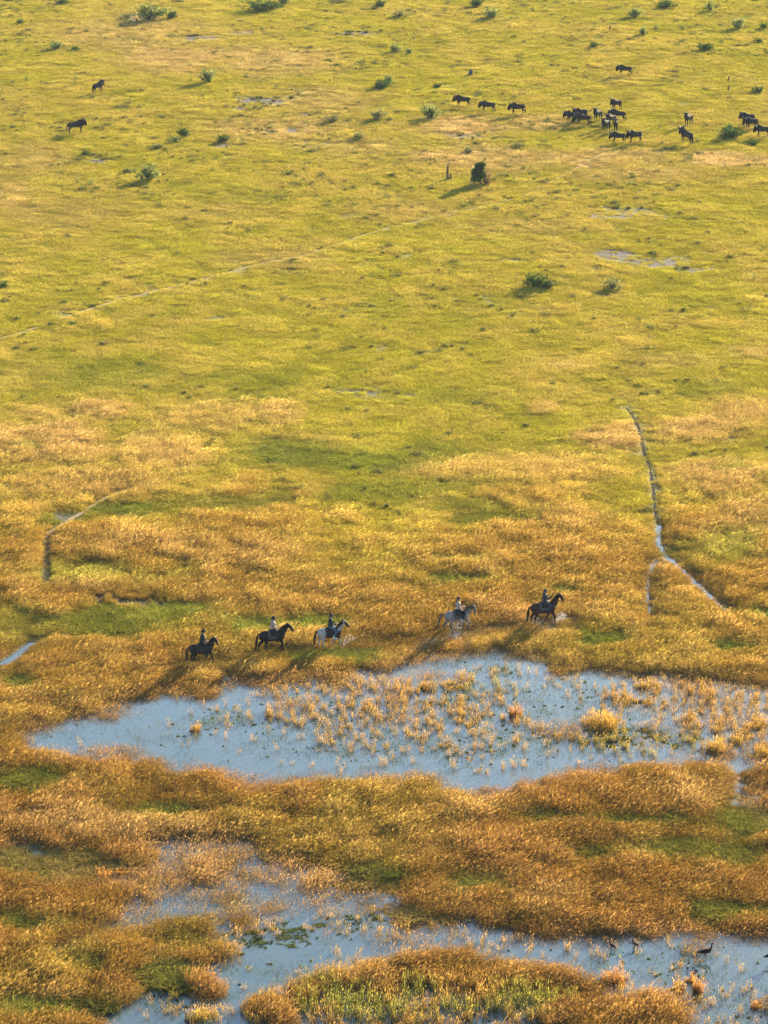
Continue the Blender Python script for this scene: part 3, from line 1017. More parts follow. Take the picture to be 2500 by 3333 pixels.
def unit_shrub(seed, n, leaf, upright, nst):
    """a shrub 1 m wide and 1 m tall"""
    rng = np.random.default_rng(seed)
    ends, P, D = [], [], []
    for k in range(nst):
        a = rng.random() * 6.283; r = .52 * math.sqrt(rng.random()) * (.7 + .3 * math.sin(3 * a + seed))
        h = (1 - 1.6 * r * r) * (.35 + .65 * rng.random())
        ends.append((r * math.cos(a), r * math.sin(a), h))
    for i in range(n):
        e = np.array(ends[rng.integers(nst)])
        t = .25 + .75 * rng.random() ** .7
        q = e * np.array([t ** .8, t ** .8, t]) + rng.normal(0, .045, 3)
        q[2] = max(q[2], .03)
        P.append(q); D.append(np.array([e[0], e[1], upright]))
    return leaf_cloud('foliage', P, D, leaf, seed, .16), stems_mesh('stem', ends, .012, seed)


SHRUBS = {}
for kind, mat, sets in (('pale', MAT_SAGE, ((1, 520, .15, 1.6, 34), (2, 480, .15, 1.7, 28), (3, 440, .16, 1.8, 24))),
                        ('dark', MAT_DARKLEAF, ((4, 640, .14, 1.2, 30), (5, 600, .15, 1.2, 26))),
                        ('dull', MAT_DULL, ((6, 360, .15, 1.3, 24), (7, 360, .16, 1.2, 26))),
                        ('thin', MAT_SAGE, ((8, 260, .10, 2.0, 9), (9, 260, .11, 2.0, 8)))):
    SHRUBS[kind] = []
    for s in sets:
        f, st_ = unit_shrub(*s)
        f.materials.append(mat); st_.materials.append(MAT_TWIG)
        SHRUBS[kind].append((f, st_))


def shrub(i, px, py, w, h, kind, label, group=None):
    """w, h: its size in photograph pixels"""
    x, y = G(px, py); s = scale_at(py)
    t = thing('shrub', label, 'shrub', (x, y, zat(x, y) - .03), (i * 2.4) % 6.28, (w / s * 1.12, w / s * 1.0, h / s * .86), group or 'shrubs scattered over the plain')
    f, st_ = SHRUBS[kind][i % len(SHRUBS[kind])]
    obj('foliage', f, None, t); obj('stem', st_, None, t)


SH = [
    (482, 66, 150, 62, 'pale', 'largest pale sage shrub, at the top edge left of the middle of the plain'),
    (560, 62, 60, 34, 'dark', 'low dark shrub tucked against the right side of the largest pale sage shrub'),
    (415, 62, 70, 26, 'dull', 'low dull shrub tucked against the left side of the largest pale sage shrub'),
    (203, 14, 55, 22, 'dark', 'dark low shrub cut by the top edge, furthest left of those along it'),
    (851, 36, 120, 38, 'dark', 'wide dark shrub with a long shadow near the top edge, left of the middle'),
    (925, 16, 60, 30, 'pale', 'small pale shrub just behind the wide dark shrub near the top edge'),
    (1100, 10, 90, 16, 'dull', 'flat dull shrub cut by the top edge at the middle of the photo'),
    (1238, 28, 46, 36, 'dark', 'compact dark green shrub standing at the top edge at the middle'),
    (181, 163, 66, 36, 'pale', 'rounded pale green shrub with a dark tuft at its right, upper left'),
    (245, 166, 42, 20, 'dark', 'small dark tuft right beside the rounded pale green shrub, upper left'),
    (66, 80, 36, 18, 'dark', 'small dark sprig with a slanting shadow near the upper left corner'),
    (243, 280, 22, 46, 'thin', 'thin upright pale sapling left of the upper left wildebeest'),
    (87, 266, 24, 30, 'thin', 'thin pale sprig with a long flat shadow at the far left'),
    (682, 272, 72, 58, 'pale', 'bushy pale green shrub standing alone right of the two left wildebeest'),
    (599, 446, 52, 36, 'dark', 'small deep green shrub below the grey soil patches on the left'),
    (574, 466, 50, 26, 'pale', 'low pale shrub growing against the front of a small deep green shrub'),
    (727, 464, 52, 30, 'dark', 'squat dark green shrub left of a bare sandy patch'),
    (512, 486, 70, 20, 'dull', 'low flat dull shrub in shadow between the deep green and big sage shrubs'),
    (482, 590, 92, 62, 'pale', 'big feathery sage shrub with a long shadow, lowest on the left'),
    (416, 566, 46, 26, 'pale', 'small pale shrub half hidden behind the big feathery sage shrub'),
    (252, 602, 20, 44, 'thin', 'thin upright sapling left of the big feathery sage shrub'),
    (294, 606, 44, 30, 'thin', 'sparse leaning sapling between a thin sapling and the big feathery sage shrub'),
    (279, 508, 36, 22, 'dark', 'small dark shrub beside a grey patch below the left wildebeest'),
    (1243, 290, 78, 38, 'dark', 'wide dark shrub behind and left of a pale one, left of the herd'),
    (1262, 278, 56, 42, 'pale', 'pale shrub growing out of the wide dark shrub left of the herd'),
    (1080, 402, 80, 34, 'dull', 'dull brownish shrub on the sandy ground left of the herd'),
    (1228, 392, 76, 44, 'dull', 'taller dull shrub on the sandy ground, next left of the pale one below the herd'),
    (1168, 456, 60, 30, 'dull', 'low dull shrub in front of the two dull shrubs left of the herd'),
    (12, 938, 40, 24, 'dark', 'dark sprig at the left edge, level with the grey hollow'),
    (56, 1044, 34, 14, 'dark', 'small dark tuft at the far left, just above the pale trail'),
    (166, 1062, 30, 14, 'dark', 'small dark tuft standing on the pale trail on the left'),
    (90, 1119, 50, 10, 'dark', 'flat dark tuft at the far left, just below the pale trail'),
    (1300, 60, 74, 32, 'dull', 'dull green shrub near the top edge, just right of the middle'),
    (1551, 24, 54, 40, 'dark', 'dark rounded shrub at the top edge with a long dark shadow, above the herd'),
    (1606, 62, 76, 42, 'pale', 'loose pale shrub in front of the dark rounded shrub at the top edge'),
    (2067, 58, 66, 38, 'pale', 'pale shrub near the top edge, above the lone wildebeest'),
    (2165, 28, 92, 28, 'dark', 'wide low dark shrub near the top edge, upper right'),
    (2312, 38, 38, 44, 'pale', 'upright pale shrub at the top edge with a long slanting shadow, upper right'),
    (2405, 96, 72, 44, 'pale', 'large loose pale shrub in the upper right corner region'),
    (2486, 96, 40, 26, 'dark', 'dark tuft at the right edge beside the large loose pale shrub'),
    (2470, 140, 40, 16, 'dark', 'flat dark tuft at the right edge below the large loose pale shrub'),
    (2094, 116, 46, 34, 'pale', 'pale sprout with a long shadow, right above the lone wildebeest'),
    (2135, 98, 40, 26, 'thin', 'sparse thin shrub touching the pale sprout above the lone wildebeest'),
    (1902, 124, 20, 32, 'thin', 'thin pale sprig with a flat shadow, up and left of the lone wildebeest'),
    (1932, 158, 36, 24, 'dark', 'small dark shrub below a thin sprig, left of the lone wildebeest'),
    (2294, 166, 72, 32, 'dark', 'spiky dark green shrub alone on the right of the lone wildebeest'),
    (1282, 172, 58, 36, 'pale', 'pale shrub above the sandy ground, nearest left of the dead stump'),
    (1332, 178, 34, 26, 'pale', 'smaller pale shrub touching the right side of a pale shrub near the dead stump'),
    (1403, 390, 86, 56, 'pale', 'bright pale green shrub beneath the leading wildebeest of the herd'),
    (1423, 288, 40, 20, 'dark', 'small dark shrub between the pale shrubs and the leading wildebeest'),
    (2380, 452, 96, 46, 'dark', 'wide clump coloured dark for the shadow below a pale shrub, in front of the group at the right edge'),  # dark leaves stand in for shadow under the pale top
    (2375, 438, 44, 46, 'pale', 'pale shrub top rising out of the wide dark clump near the right edge'),
    (2450, 474, 50, 22, 'dark', 'low dark clump at the lower right of the wide dark one near the right edge'),  # low clump in the dark leaf material
    (1525, 502, 54, 30, 'dull', 'sparse dull shrub above the lone dark bush'),
    (1690, 482, 66, 22, 'dull', 'low dull shrub below the third wildebeest of the leading line'),
    (2045, 604, 60, 22, 'thin', 'faint sparse shrub on the open plain right of the lone dark bush'),
    (1749, 938, 118, 52, 'dark', 'broad green bush on the middle right, left of the grey hollow'),
    (1786, 936, 64, 34, 'dull', 'dull fringe growing on the right side of the broad green bush'),
    (1992, 944, 92, 44, 'dull', 'dull olive shrub just behind the small bare grey hollow on the right'),
    (2458, 912, 20, 36, 'thin', 'thin sprig on the far right, right of the grey hollow'),
    (2468, 304, 46, 26, 'dark', 'dark shrub at the right edge above the group there'),
]
for i, a in enumerate(SH):
    shrub(i, *a)

# the lone dark bush
bx, by = G(1562, 604); bs = scale_at(604)
bush = thing('bush_tree', 'lone dense dark green bush with a brown twiggy right side and a long shadow', 'bush', (bx, by, zat(bx, by) - .03), 0., .9)
rng = np.random.default_rng(5)
P, D, P2, D2 = [], [], [], []
for c, r, n in (((-.05, 0, 2.05), (.50, .5, .42), 700), ((-.45, .1, 1.45), (.48, .5, .45), 620), ((.12, -.1, 1.2), (.5, .5, .42), 420), ((-.5, 0, .75), (.5, .5, .34), 300), ((.2, 0, 2.45), (.36, .35, .18), 170), ((-.25, .1, 2.3), (.3, .3, .2), 130)):
    for _ in range(n):
        d = rng.normal(0, 1, 3); d /= np.linalg.norm(d); q = rng.random() ** .45
        p = np.array(c) + d * q * np.array(r)
        if p[2] > .15:
            P.append(p); D.append(d)
for c, r, n in (((.75, 0, .95), (.45, .5, .7), 420), ((.9, 0, .45), (.4, .5, .35), 260), ((-.75, 0, .35), (.45, .4, .3), 150), ((.3, 0, .35), (.6, .4, .3), 150)):
    for _ in range(n):
        d = rng.normal(0, 1, 3); d /= np.linalg.norm(d); q = rng.random() ** .4
        p = np.array(c) + d * q * np.array(r)
        if p[2] > .05:
            P2.append(p); D2.append(d)
obj('crown', leaf_cloud('crown', P, D, .19, 3, .45), MAT_DARKLEAF, bush)
obj('dry_twigs', leaf_cloud('dry_twigs', P2, D2, .17, 4, .25), MAT_BROWNLEAF, bush)
tr_ = [tube('t', q, rr, 6) for q, rr in (
    ([(.05, 0, -.1), (.1, .02, .5), (.12, 0, 1.1), (-.02, 0, 2.0)], [.11, .085, .07, .03]), ([(.1, 0, .3), (-.2, .1, .8), (-.5, .1, 1.5)], [.06, .05, .02]),
    ([(.1, 0, .35), (.5, -.1, .8), (.8, 0, 1.3)], [.06, .04, .015]), ([(.12, 0, 1.0), (.3, .2, 1.6), (.25, .2, 2.4)], [.05, .04, .015]))]
obj('trunk', join_meshes('trunk', tr_), MAT_TWIG, bush)

# the dead trunk left of it
x, y = G(1459, 588)
st = thing('dead_tree', 'slender dead trunk with a short broken stub, left of the lone dark bush', 'dead tree', (x, y, zat(x, y) - .05))
obj('trunk', tube('trunk', [(0, 0, -.05), (-.05, 0, .35), (-.1, .02, .9), (-.04, 0, 1.5), (.03, 0, 2.0)], [.24, .15, .12, .09, .02], 9), MAT_DEADWOOD, st)
obj('stub', tube('stub', [(.22, 0, -.05), (.25, 0, .3), (.27, .02, .62), (.28, 0, .78)], [.14, .11, .09, .03], 8), MAT_DEADWOOD, st)
obj('root', tube('root', [(-.1, 0, .2), (-.4, -.15, .1), (-.8, -.3, .02)], [.14, .1, .03], 7), MAT_DEADWOOD, st)
x, y = G(1532, 248)
st = thing('tree_stump', 'short grey weathered stump above the leading line of wildebeest', 'stump', (x, y, zat(x, y) - .05))
obj('trunk', tube('trunk', [(0, 0, -.05), (-.03, 0, .3), (.06, 0, .65), (.1, 0, .85)], [.4, .28, .22, .1], 9), simple_mat('silver grey wood', (.075, .07, .065), .9, .4, 7, .1), st)
obj('root', tube('root', [(0, 0, .15), (-.45, -.1, .08), (-.8, -.2, .0)], [.18, .12, .03], 7), simple_mat('grey root', (.06, .054, .05), .9, .4, 7, .1), st)

# ------------------------------------------------------------------ animals: sculpted bodies
def lerp(a, b, t):
    return a + (b - a) * t


def horse_sculpt(name, poll, muz, hind, front):
    """withers 1.5 m, walking along +x; poll and muzzle seen from the withers; legs: (hoof x, lift, knee x or None)"""
    s = Sculpt(name, .024, 5)
    s.chain([(.46, 0, 1.10, .285), (.18, 0, 1.07, .315), (-.18, 0, 1.07, .325), (-.55, 0, 1.17, .29)], .84)
    s.chain([(-.62, 0, 1.20, .275), (-.72, 0, 1.10, .22)], .92)
    s.chain([(.36, 0, 1.37, .12), (.10, 0, 1.30, .12), (-.55, 0, 1.36, .13)], .75)
    wx, wz = .38, 1.47
    px, pz = wx + poll[0], wz + poll[1]
    s.chain([(.50, 0, 1.20, .25), (lerp(.52, px, .45), 0, lerp(1.28, pz, .48), .185), (px - .03, 0, pz - .06, .115)], .58)
    mx, mz = px + muz[0], pz + muz[1]
    s.chain([(px, 0, pz - .05, .115), (lerp(px, mx, .35) + .01, 0, lerp(pz, mz, .35) - .02, .118), (lerp(px, mx, .75), 0, lerp(pz, mz, .75), .078), (mx, 0, mz, .07)], .72)
    s.both([(px - .03, .055, pz + .03, .035), (px - .02, .075, pz + .17, .013)])
    for sd, (hx, lift, kx) in zip((1, -1), hind):
        y = .15 * sd
        hk = kx if kx is not None else lerp(-.66, hx, .62) - .08
        s.chain([(-.60, y * .8, 1.12, .21), (lerp(-.50, hx, .18), y, .86, .135), (hk, y, .52 + lift * .6, .072), (lerp(hk, hx, .8) + .01, y, .17 + lift, .046), (hx, y, .09 + lift, .055), (hx + .05, y, .045 + lift, .06)])
    for sd, (hx, lift, kx) in zip((1, -1), front):
        y = .14 * sd
        kn = kx if kx is not None else lerp(.42, hx, .58) + .04
        s.chain([(.46, y * .8, 1.10, .19), (lerp(.42, kn, .35), y, .84, .105), (kn, y, .48 + lift * .7, .06), (lerp(kn, hx, .8), y, .16 + lift, .042), (hx, y, .09 + lift, .05), (hx + .05, y, .045 + lift, .058)])
    s.wither, s.poll, s.muz = (wx, wz), (px, pz), (mx, mz)
    return s


HS = {
    'rear': horse_sculpt('body', (.44, .34), (.24, -.50), ((-.66, 0, None), (-.46, 0, None)), ((.12, 0, None), (.72, 0, None))),
    'black': horse_sculpt('body', (.55, .31), (.33, -.46), ((-.92, 0, None), (-.34, 0, None)), ((.40, .06, .60), (.52, 0, None))),
    'pinto': horse_sculpt('body', (.50, .38), (.33, -.42), ((-.72, 0, None), (-.40, 0, None)), ((.10, .10, .22), (.66, 0, None))),
    'grey': horse_sculpt('body', (.66, .24), (.10, -.56), ((-.92, 0, None), (-.36, 0, None)), ((.30, 0, None), (.60, .14, .78))),
    'lead': horse_sculpt('body', (.56, .46), (.27, -.44), ((-.80, 0, None), (-.58, 0, None)), ((.02, 0, None), (.68, 0, None))),
}


def gnu_sculpt(name, headz, headx, hind, front, drop=.34):
    """shoulder 1.35 m, facing +x"""
    s = Sculpt(name, .028, 4)
    s.chain([(.42, 0, 1.02, .31), (.1, 0, .95, .285), (-.25, 0, .92, .25), (-.58, 0, .95, .215)], .72)
    s.chain([(.38, 0, 1.24, .19), (.1, 0, 1.12, .14), (-.55, 0, 1.02, .10)], .6)
    s.chain([(-.62, 0, .98, .19), (-.70, 0, .86, .15)], .85)
    s.chain([(.45, 0, 1.08, .28), (lerp(.5, headx, .55), 0, lerp(1.10, headz, .55), .23), (headx, 0, headz, .165)], .62)
    s.chain([(headx, 0, headz, .16), (headx + .11, 0, headz - drop * .55, .145), (headx + .17, 0, headz - drop * 1.15, .115), (headx + .18, 0, headz - drop * 1.3, .11)], .74)
    s.both([(headx - .02, .1, headz + .02, .035), (headx - .08, .24, headz - .02, .02)])
    s.chain([(headx - .06, 0, headz - .18, .13), (headx - .05, 0, headz - .40, .07), (headx - .03, 0, headz - .55, .03)], .5)
    for sd, (hx, lift) in zip((1, -1), hind):
        y = .12 * sd
        hk = lerp(-.62, hx, .6) - .07
        s.chain([(-.58, y * .8, .92, .16), (lerp(-.52, hx, .2), y, .72, .10), (hk, y, .43 + lift * .6, .05), (lerp(hk, hx, .85), y, .12 + lift, .034), (hx, y, .06 + lift, .042), (hx + .04, y, .035 + lift, .045)])
    for sd, (hx, lift) in zip((1, -1), front):
        y = .11 * sd
        kn = lerp(.40, hx, .55) + .03 + lift * .6
        s.chain([(.42, y * .8, .96, .15), (lerp(.40, kn, .4), y, .70, .08), (kn, y, .42 + lift * .6, .046), (lerp(kn, hx, .85), y, .12 + lift, .032), (hx, y, .06 + lift, .04), (hx + .04, y, .035 + lift, .044)])
    s.head = (headx, headz)
    return s


GS = {
    'level': gnu_sculpt('body', 1.20, .80, ((-.80, 0), (-.50, 0)), ((.22, 0), (.52, 0))),
    'walk': gnu_sculpt('body', 1.16, .82, ((-.42, .05), (-.86, 0)), ((.60, .08), (.26, 0))),
    'stand': gnu_sculpt('body', 1.30, .74, ((-.66, 0), (-.60, 0)), ((.40, 0), (.44, 0))),
    'up': gnu_sculpt('body', 1.44, .66, ((-.70, 0), (-.58, 0)), ((.36, 0), (.46, 0)), .30),
    'graze': gnu_sculpt('body', .92, .88, ((-.74, 0), (-.54, 0)), ((.32, 0), (.50, 0)), .36),
}


def tubes_mesh(parts, sides=5):
    ms = [tube('f', p, r, sides) for p, r in parts]
    return ms


def fingers(hx, hy, hz, sd, dirv):
    """four unequal bent fingers and a thumb, closed round what the hand holds"""
    out = []
    d = Vector(dirv).normalized()
    for k in range(4):
        o = Vector((hx, hy, hz)) + d * .035 + Vector((0, sd * (.025 - .017 * k), .0))
        l = (.062, .070, .066, .052)[k]
        a = o + d * l * .5 + Vector((0, 0, .006)); b = a + d * l * .25 + Vector((0, 0, -.026)); c = b + d * -.012 + Vector((0, 0, -.018))
        out.append(tube('f', [o, a, b, c], [.0095, .009, .008, .006], 5))
    o = Vector((hx, hy, hz)) + Vector((0, -sd * .03, .0)) + d * .0
    out.append(tube('f', [o, o + d * .03 + Vector((0, -sd * .02, .005)), o + d * .06 + Vector((0, -sd * .012, -.012))], [.012, .010, .007], 5))
    return out


ARMS = {'reins': [((.00, .19, .54), (.03, .25, .27), (.33, .10, .24)), ((.00, -.19, .54), (.03, -.25, .27), (.33, -.10, .24))],
        'raised': [((.00, .19, .54), (.05, .25, .26), (.32, .10, .22)), ((.00, -.19, .54), (.14, -.27, .30), (.38, -.20, .47))],
        'low': [((.00, .19, .52), (.02, .24, .26), (.28, .08, .16)), ((.00, -.19, .52), (.02, -.24, .26), (.28, -.08, .16))]}
LEG = [(0, .09, .06), (.34, .33, -.12), (.12, .36, -.54), (.30, .37, -.61)]


def person_sculpts(key, arms, lean):
    """seated astride: origin at the seat"""
    out = {}

    def tilt(p):
        x, y, z = p
        return (x + lean * max(z, 0), y, z)
    a = ARMS[arms]
    ext = []
    b = Sculpt('body', .017, 3)
    b.chain([(0, 0, .08, .13), tilt((-.01, 0, .28)) + (.115,), tilt((0, 0, .46)) + (.14,)], 1.15)
    b.chain([tilt((0, -.13, .54)) + (.075,), tilt((0, .13, .54)) + (.075,)])
    b.chain([tilt((0, 0, .55)) + (.07,), tilt((.015, 0, .66)) + (.058,)])
    hx = tilt((.02, 0, .77))
    b.chain([hx + (.092,), (hx[0] + .015, 0, hx[2] - .07, .07)], .82)
    b.chain([(hx[0] + .09, 0, hx[2] - .0, .016), (hx[0] + .115, 0, hx[2] - .035, .02)])
    b.both([(hx[0] - .005, .078, hx[2] - .01, .022), (hx[0] - .01, .088, hx[2] + .015, .02)])
    for sd, (s_, e_, h_) in zip((1, -1), a):
        s_, e_, h_ = tilt(s_), tilt(e_), tilt(h_)
        d = (Vector(h_) - Vector(e_)).normalized()
        pm = Vector(h_) + d * .045
        b.chain([s_ + (.055,), e_ + (.043,), h_ + (.028,), tuple(pm) + (.036,)])
        ext += fingers(*(Vector(h_) + d * .06), sd, d)
    for sd in (1, -1):
        L_ = [(x, y * sd, z) for x, y, z in LEG]
        b.chain([L_[0] + (.095,), L_[1] + (.062,), L_[2] + (.042,), (L_[2][0] - .01, L_[2][1], L_[2][2] - .05, .04), L_[3] + (.034,)])
    b.extra = ext
    out['body'] = b
    c = Sculpt('shirt', .02, 3)
    c.chain([(0, 0, .12, .15), tilt((-.01, 0, .28)) + (.14,), tilt((0, 0, .46)) + (.162,)], 1.13)
    c.chain([tilt((0, -.14, .54)) + (.088,), tilt((0, .14, .54)) + (.088,)])
    for s_, e_, h_ in a:
        s_, e_, h_ = tilt(s_), tilt(e_), tilt(h_)
        if key == 'short':
            m = tuple(lerp(s_[i], e_[i], .55) for i in range(3))
            c.chain([s_ + (.078,), m + (.068,)])
        else:
            w = tuple(lerp(e_[i], h_[i], .88) for i in range(3))
            c.chain([s_ + (.076,), e_ + (.062,), w + (.046,)])
    out['shirt'] = c
    t = Sculpt('trousers', .02, 3)
    t.chain([(0, 0, .08, .155), (0, 0, .15, .145)], 1.12)
    for sd in (1, -1):
        L_ = [(x, y * sd, z) for x, y, z in LEG]
        an = tuple(lerp(L_[1][i], L_[2][i], .85) for i in range(3))
        t.chain([L_[0] + (.118,), L_[1] + (.085,), an + (.062,)])
    out['trousers'] = t
    bt = Sculpt('boot', .016, 3)
    x, y, z = LEG[2]
    bt.chain([(x + .03, y, z + .10, .06), (x - .01, y, z - .04, .056), (LEG[3][0], LEG[3][1], LEG[3][2], .045), (LEG[3][0] + .05, LEG[3][1], LEG[3][2], .035)])
    out['boot'] = bt
    out['head'] = hx
    out['hand'] = tuple(Vector(tilt(a[1][2])))
    return out


PS = {'long': person_sculpts('long', 'reins', .04), 'short': person_sculpts('short', 'reins', .02), 'raised': person_sculpts('long', 'raised', .02), 'low': person_sculpts('long', 'low', .12)}
hel = Sculpt('helmet', .014, 3)
hel.chain([(0, 0, .03, .118), (.0, 0, .06, .108)], .88)
hel.chain([(.10, 0, .025, .030), (.15, 0, .012, .022)], 1.6)
cap = Sculpt('cap', .014, 3)
cap.chain([(-.01, 0, .04, .105), (0, 0, .065, .088)], .88)
cap.chain([(.09, 0, .035, .022), (.175, 0, .02, .016)], 2.6)
hat = Sculpt('hat', .014, 2)
hat.chain([(0, 0, .05, .10), (0, 0, .105, .085)], .9)
for k in range(12):
    t0, t1 = k * math.pi / 6, (k + 1) * math.pi / 6
    hat.chain([(.12 * math.cos(t0), .115 * math.sin(t0), .035, .022), (.17 * math.cos(t0), .16 * math.sin(t0), .03, .018), (.17 * math.cos(t1), .16 * math.sin(t1), .03, .018), (.12 * math.cos(t1), .115 * math.sin(t1), .035, .022)])
# birds
goose = Sculpt('body', .012, 4)
goose.chain([(.16, 0, .50, .10), (.0, 0, .47, .125), (-.20, 0, .45, .085), (-.40, 0, .43, .035)], .85)
goose.chain([(.18, 0, .52, .075), (.27, 0, .64, .040), (.27, 0, .80, .032), (.29, 0, .88, .036), (.34, 0, .88, .03)])
wader = Sculpt('body', .008, 3)
wader.chain([(.05, 0, .22, .05), (-.05, 0, .20, .055), (-.16, 0, .17, .02)], .85)
wader.chain([(.07, 0, .24, .035), (.10, 0, .32, .026), (.13, 0, .34, .024)])
Sculpt.bake()
# ------------------------------------------------------------------ horses
MAT_COAT = coat_mat('horse coat', .6, spec=.12)
MAT_GNU = coat_mat('wildebeest hide', .8, spec=.08)
MAT_HAIR_BLACK = simple_mat('black horsehair', (.006, .0055, .0055), .7, .4, 12, .1)
MAT_HAIR_GREY = simple_mat('brown grey horsehair', (.07, .042, .027), .6, .4, 12, .25)
MAT_LEATHER = simple_mat('dark saddle leather', (.014, .010, .008), .6, .3, 10, .2)
MAT_PAD = simple_mat('grey saddle cloth', (.06, .06, .066), .9, .25, 20, .1)
MAT_PADDARK = simple_mat('dark grey saddle cloth', (.022, .022, .026), .9, .25, 20, .1)
MAT_SKIN = simple_mat('skin', (.26, .15, .10), .55, .1, 20, .3)
MAT_SKIN_DARK = simple_mat('dark skin', (.10, .055, .035), .5, .1, 20, .3)


def paint(me, f):
    colour_attr(me, 'coat', f(co_of(me).astype(float)))


def blend3(a, b, t):
    return np.asarray(a) * (1 - t[:, None]) + np.asarray(b) * t[:, None]


def coat_plain(base, legs):
    def f(v):
        t = sstep(.75, .4, v[:, 2])
        return blend3(C(*base), C(*legs), t)
    return f


def coat_pinto(v):
    x, y, z = v.T
    n = fbm(x * 5 + 9, z * 5 + y * 2, 4, 3) - .5
    white = np.maximum(sstep(-.28, -.42, x + n * .35) * sstep(.2, .5, z), sstep(.33, .42, x + n * .2) * sstep(1.22, 1.32, z + n * .3) * sstep(.98, .86, x))
    white = np.maximum(white, sstep(.85, .65, z + n * .3) * .9)
    return blend3(C(.022, .009, .007), C(.27, .25, .23), white)


def coat_grey(v):
    x, y, z = v.T
    n = fbm(x * 9, z * 9 + y * 5, 6, 3)
    c = blend3(C(.19, .172, .162), C(.13, .105, .09), sstep(.42, .6, n) * .6)
    c = blend3(c, C(.07, .05, .042), sstep(.85, .45, z))
    return blend3(c, C(.03, .028, .028), sstep(1.15, 1.28, x) * sstep(1.35, 1.2, z))


paint(HS['rear'].mesh, coat_plain((.009, .006, .005), (.005, .004, .004)))
paint(HS['black'].mesh, coat_plain((.006, .005, .005), (.005, .0045, .0045)))
paint(HS['pinto'].mesh, coat_pinto)
paint(HS['grey'].mesh, coat_grey)
paint(HS['lead'].mesh, coat_plain((.036, .012, .007), (.008, .005, .004)))

HEAD = math.radians(14)


def make_horse(key, px, py, label, pad, hair, tail_up=0., sc=1.0, rz=HEAD):
    s = HS[key]
    x, y = G(px, py)
    t = thing('horse', label, 'horse', (x, y, max(zat(x, y), 0) - .03), rz, sc, 'horses ridden in single file through the grass')
    obj('body', s.mesh, MAT_COAT, t)
    (wx, wz), (qx, qz), (mx, mz) = s.wither, s.poll, s.muz
    # mane along the crest, forelock
    mv = []
    for k in range(9):
        u = k / 8
        cx, cz = lerp(wx + .02, qx - .07, u), lerp(wz + .0, qz + .02, u) + .05 * math.sin(u * math.pi)
        mv.append(tube('m', [(cx, .0, cz + .03), (cx - .03, -.08, cz - .05), (cx - .04, -.10, cz - .20)], [.045, .035, .012], 6))
    mv.append(tube('m', [(qx, 0, qz + .05), (qx + .08, 0, qz - .03), (qx + .13, 0, qz - .12)], [.03, .025, .01], 5))
    obj('mane', join_meshes('mane', mv), hair, t)
    if tail_up:
        tp = [(-.86, 0, 1.28), (-1.0, 0, 1.30), (-1.16, 0, 1.18), (-1.27, 0, .95), (-1.33, .0, .62), (-1.36, 0, .42)]
    else:
        tp = [(-.86, 0, 1.30), (-.98, 0, 1.24), (-1.05, 0, 1.0), (-1.07, .02, .70), (-1.10, .03, .42), (-1.14, .03, .26)]
    obj('tail', tube('tail', tp, [.05, .06, .075, .085, .06, .015], 8), hair, t)
    # saddle cloth and saddle, wrapped over the back
    def drape(name, x0, x1, ang, r, zc, nx=6, na=11, rim=0.):
        V, F = [], []
        for i in range(nx):
            u = i / (nx - 1); xx = lerp(x0, x1, u)
            for j in range(na):
                a = lerp(-ang, ang, j / (na - 1))
                rr = r * (1 + rim * (2 * u - 1) ** 2 * math.cos(a / 2))
                V.append((xx, math.sin(a) * rr * .88, zc + math.cos(a) * rr))
        for i in range(nx - 1):
            for j in range(na - 1):
                F.append((i * na + j, i * na + j + 1, (i + 1) * na + j + 1, (i + 1) * na + j))
        me = mesh_from(name, V, F, True)
        return me
    pd = obj('saddle_pad', drape('saddle_pad', -.38, .30, 1.75, .355, 1.085), pad, t)
    m = pd.modifiers.new('thick', 'SOLIDIFY'); m.thickness = .02
    sd = obj('saddle', drape('saddle', -.26, .24, 1.2, .385, 1.085, 8, 11, .16), MAT_LEATHER, t)
    m = sd.modifiers.new('thick', 'SOLIDIFY'); m.thickness = .03
    for q in (1, -1):
        lt = obj('stirrup', join_meshes('stirrup', [tube('l', [(.02, q * .36, 1.20), (.16, q * .385, .98), (.2, q * .385, .89)], .012, 5),
                                                   tube('l', [(.14, q * .33, .87), (.2, q * .33, .84), (.26, q * .33, .86)], .012, 5),
                                                   tube('l', [(.2, q * .33, .85), (.2, q * .36, .845), (.2, q * .42, .85), (.2, q * .385, .9)], .010, 5)]), MAT_LEATHER, t)
    # bridle
    fx, fz = (mx - qx), (mz - qz)
    ln = math.hypot(fx, fz); fx, fz = fx / ln, fz / ln
    br = []
    for u, r in ((.12, .125), (.62, .098)):
        cx, cz = qx + fx * ln * u, qz + fz * ln * u - .01
        ring = [(cx - fz * r * math.cos(a), r * .8 * math.sin(a), cz + fx * r * math.cos(a)) for a in np.linspace(0, 6.283, 13)]
        br.append(tube('b', ring, .012, 5))
    for q in (1, -1):
        br.append(tube('b', [(qx - .02, q * .09, qz - .02), (qx + fx * ln * .35, q * .09, qz + fz * ln * .35 - .03), (qx + fx * ln * .82 - .02, q * .06, qz + fz * ln * .82 - .04)], .011, 5))
    obj('bridle', join_meshes('bridle', br), MAT_LEATHER, t)
    rn_ = []
    for q in (1, -1):
        a = Vector((qx + fx * ln * .85 - .03, q * .06, qz + fz * ln * .85 - .04)); b = Vector((.37, q * .10, 1.715))
        mid = (a + b) / 2 + Vector((0, q * .12, -.10))
        rn_.append(tube('r', [a, mid, b], .009, 4))
    obj('reins', join_meshes('reins', rn_), MAT_LEATHER, t)
    return t


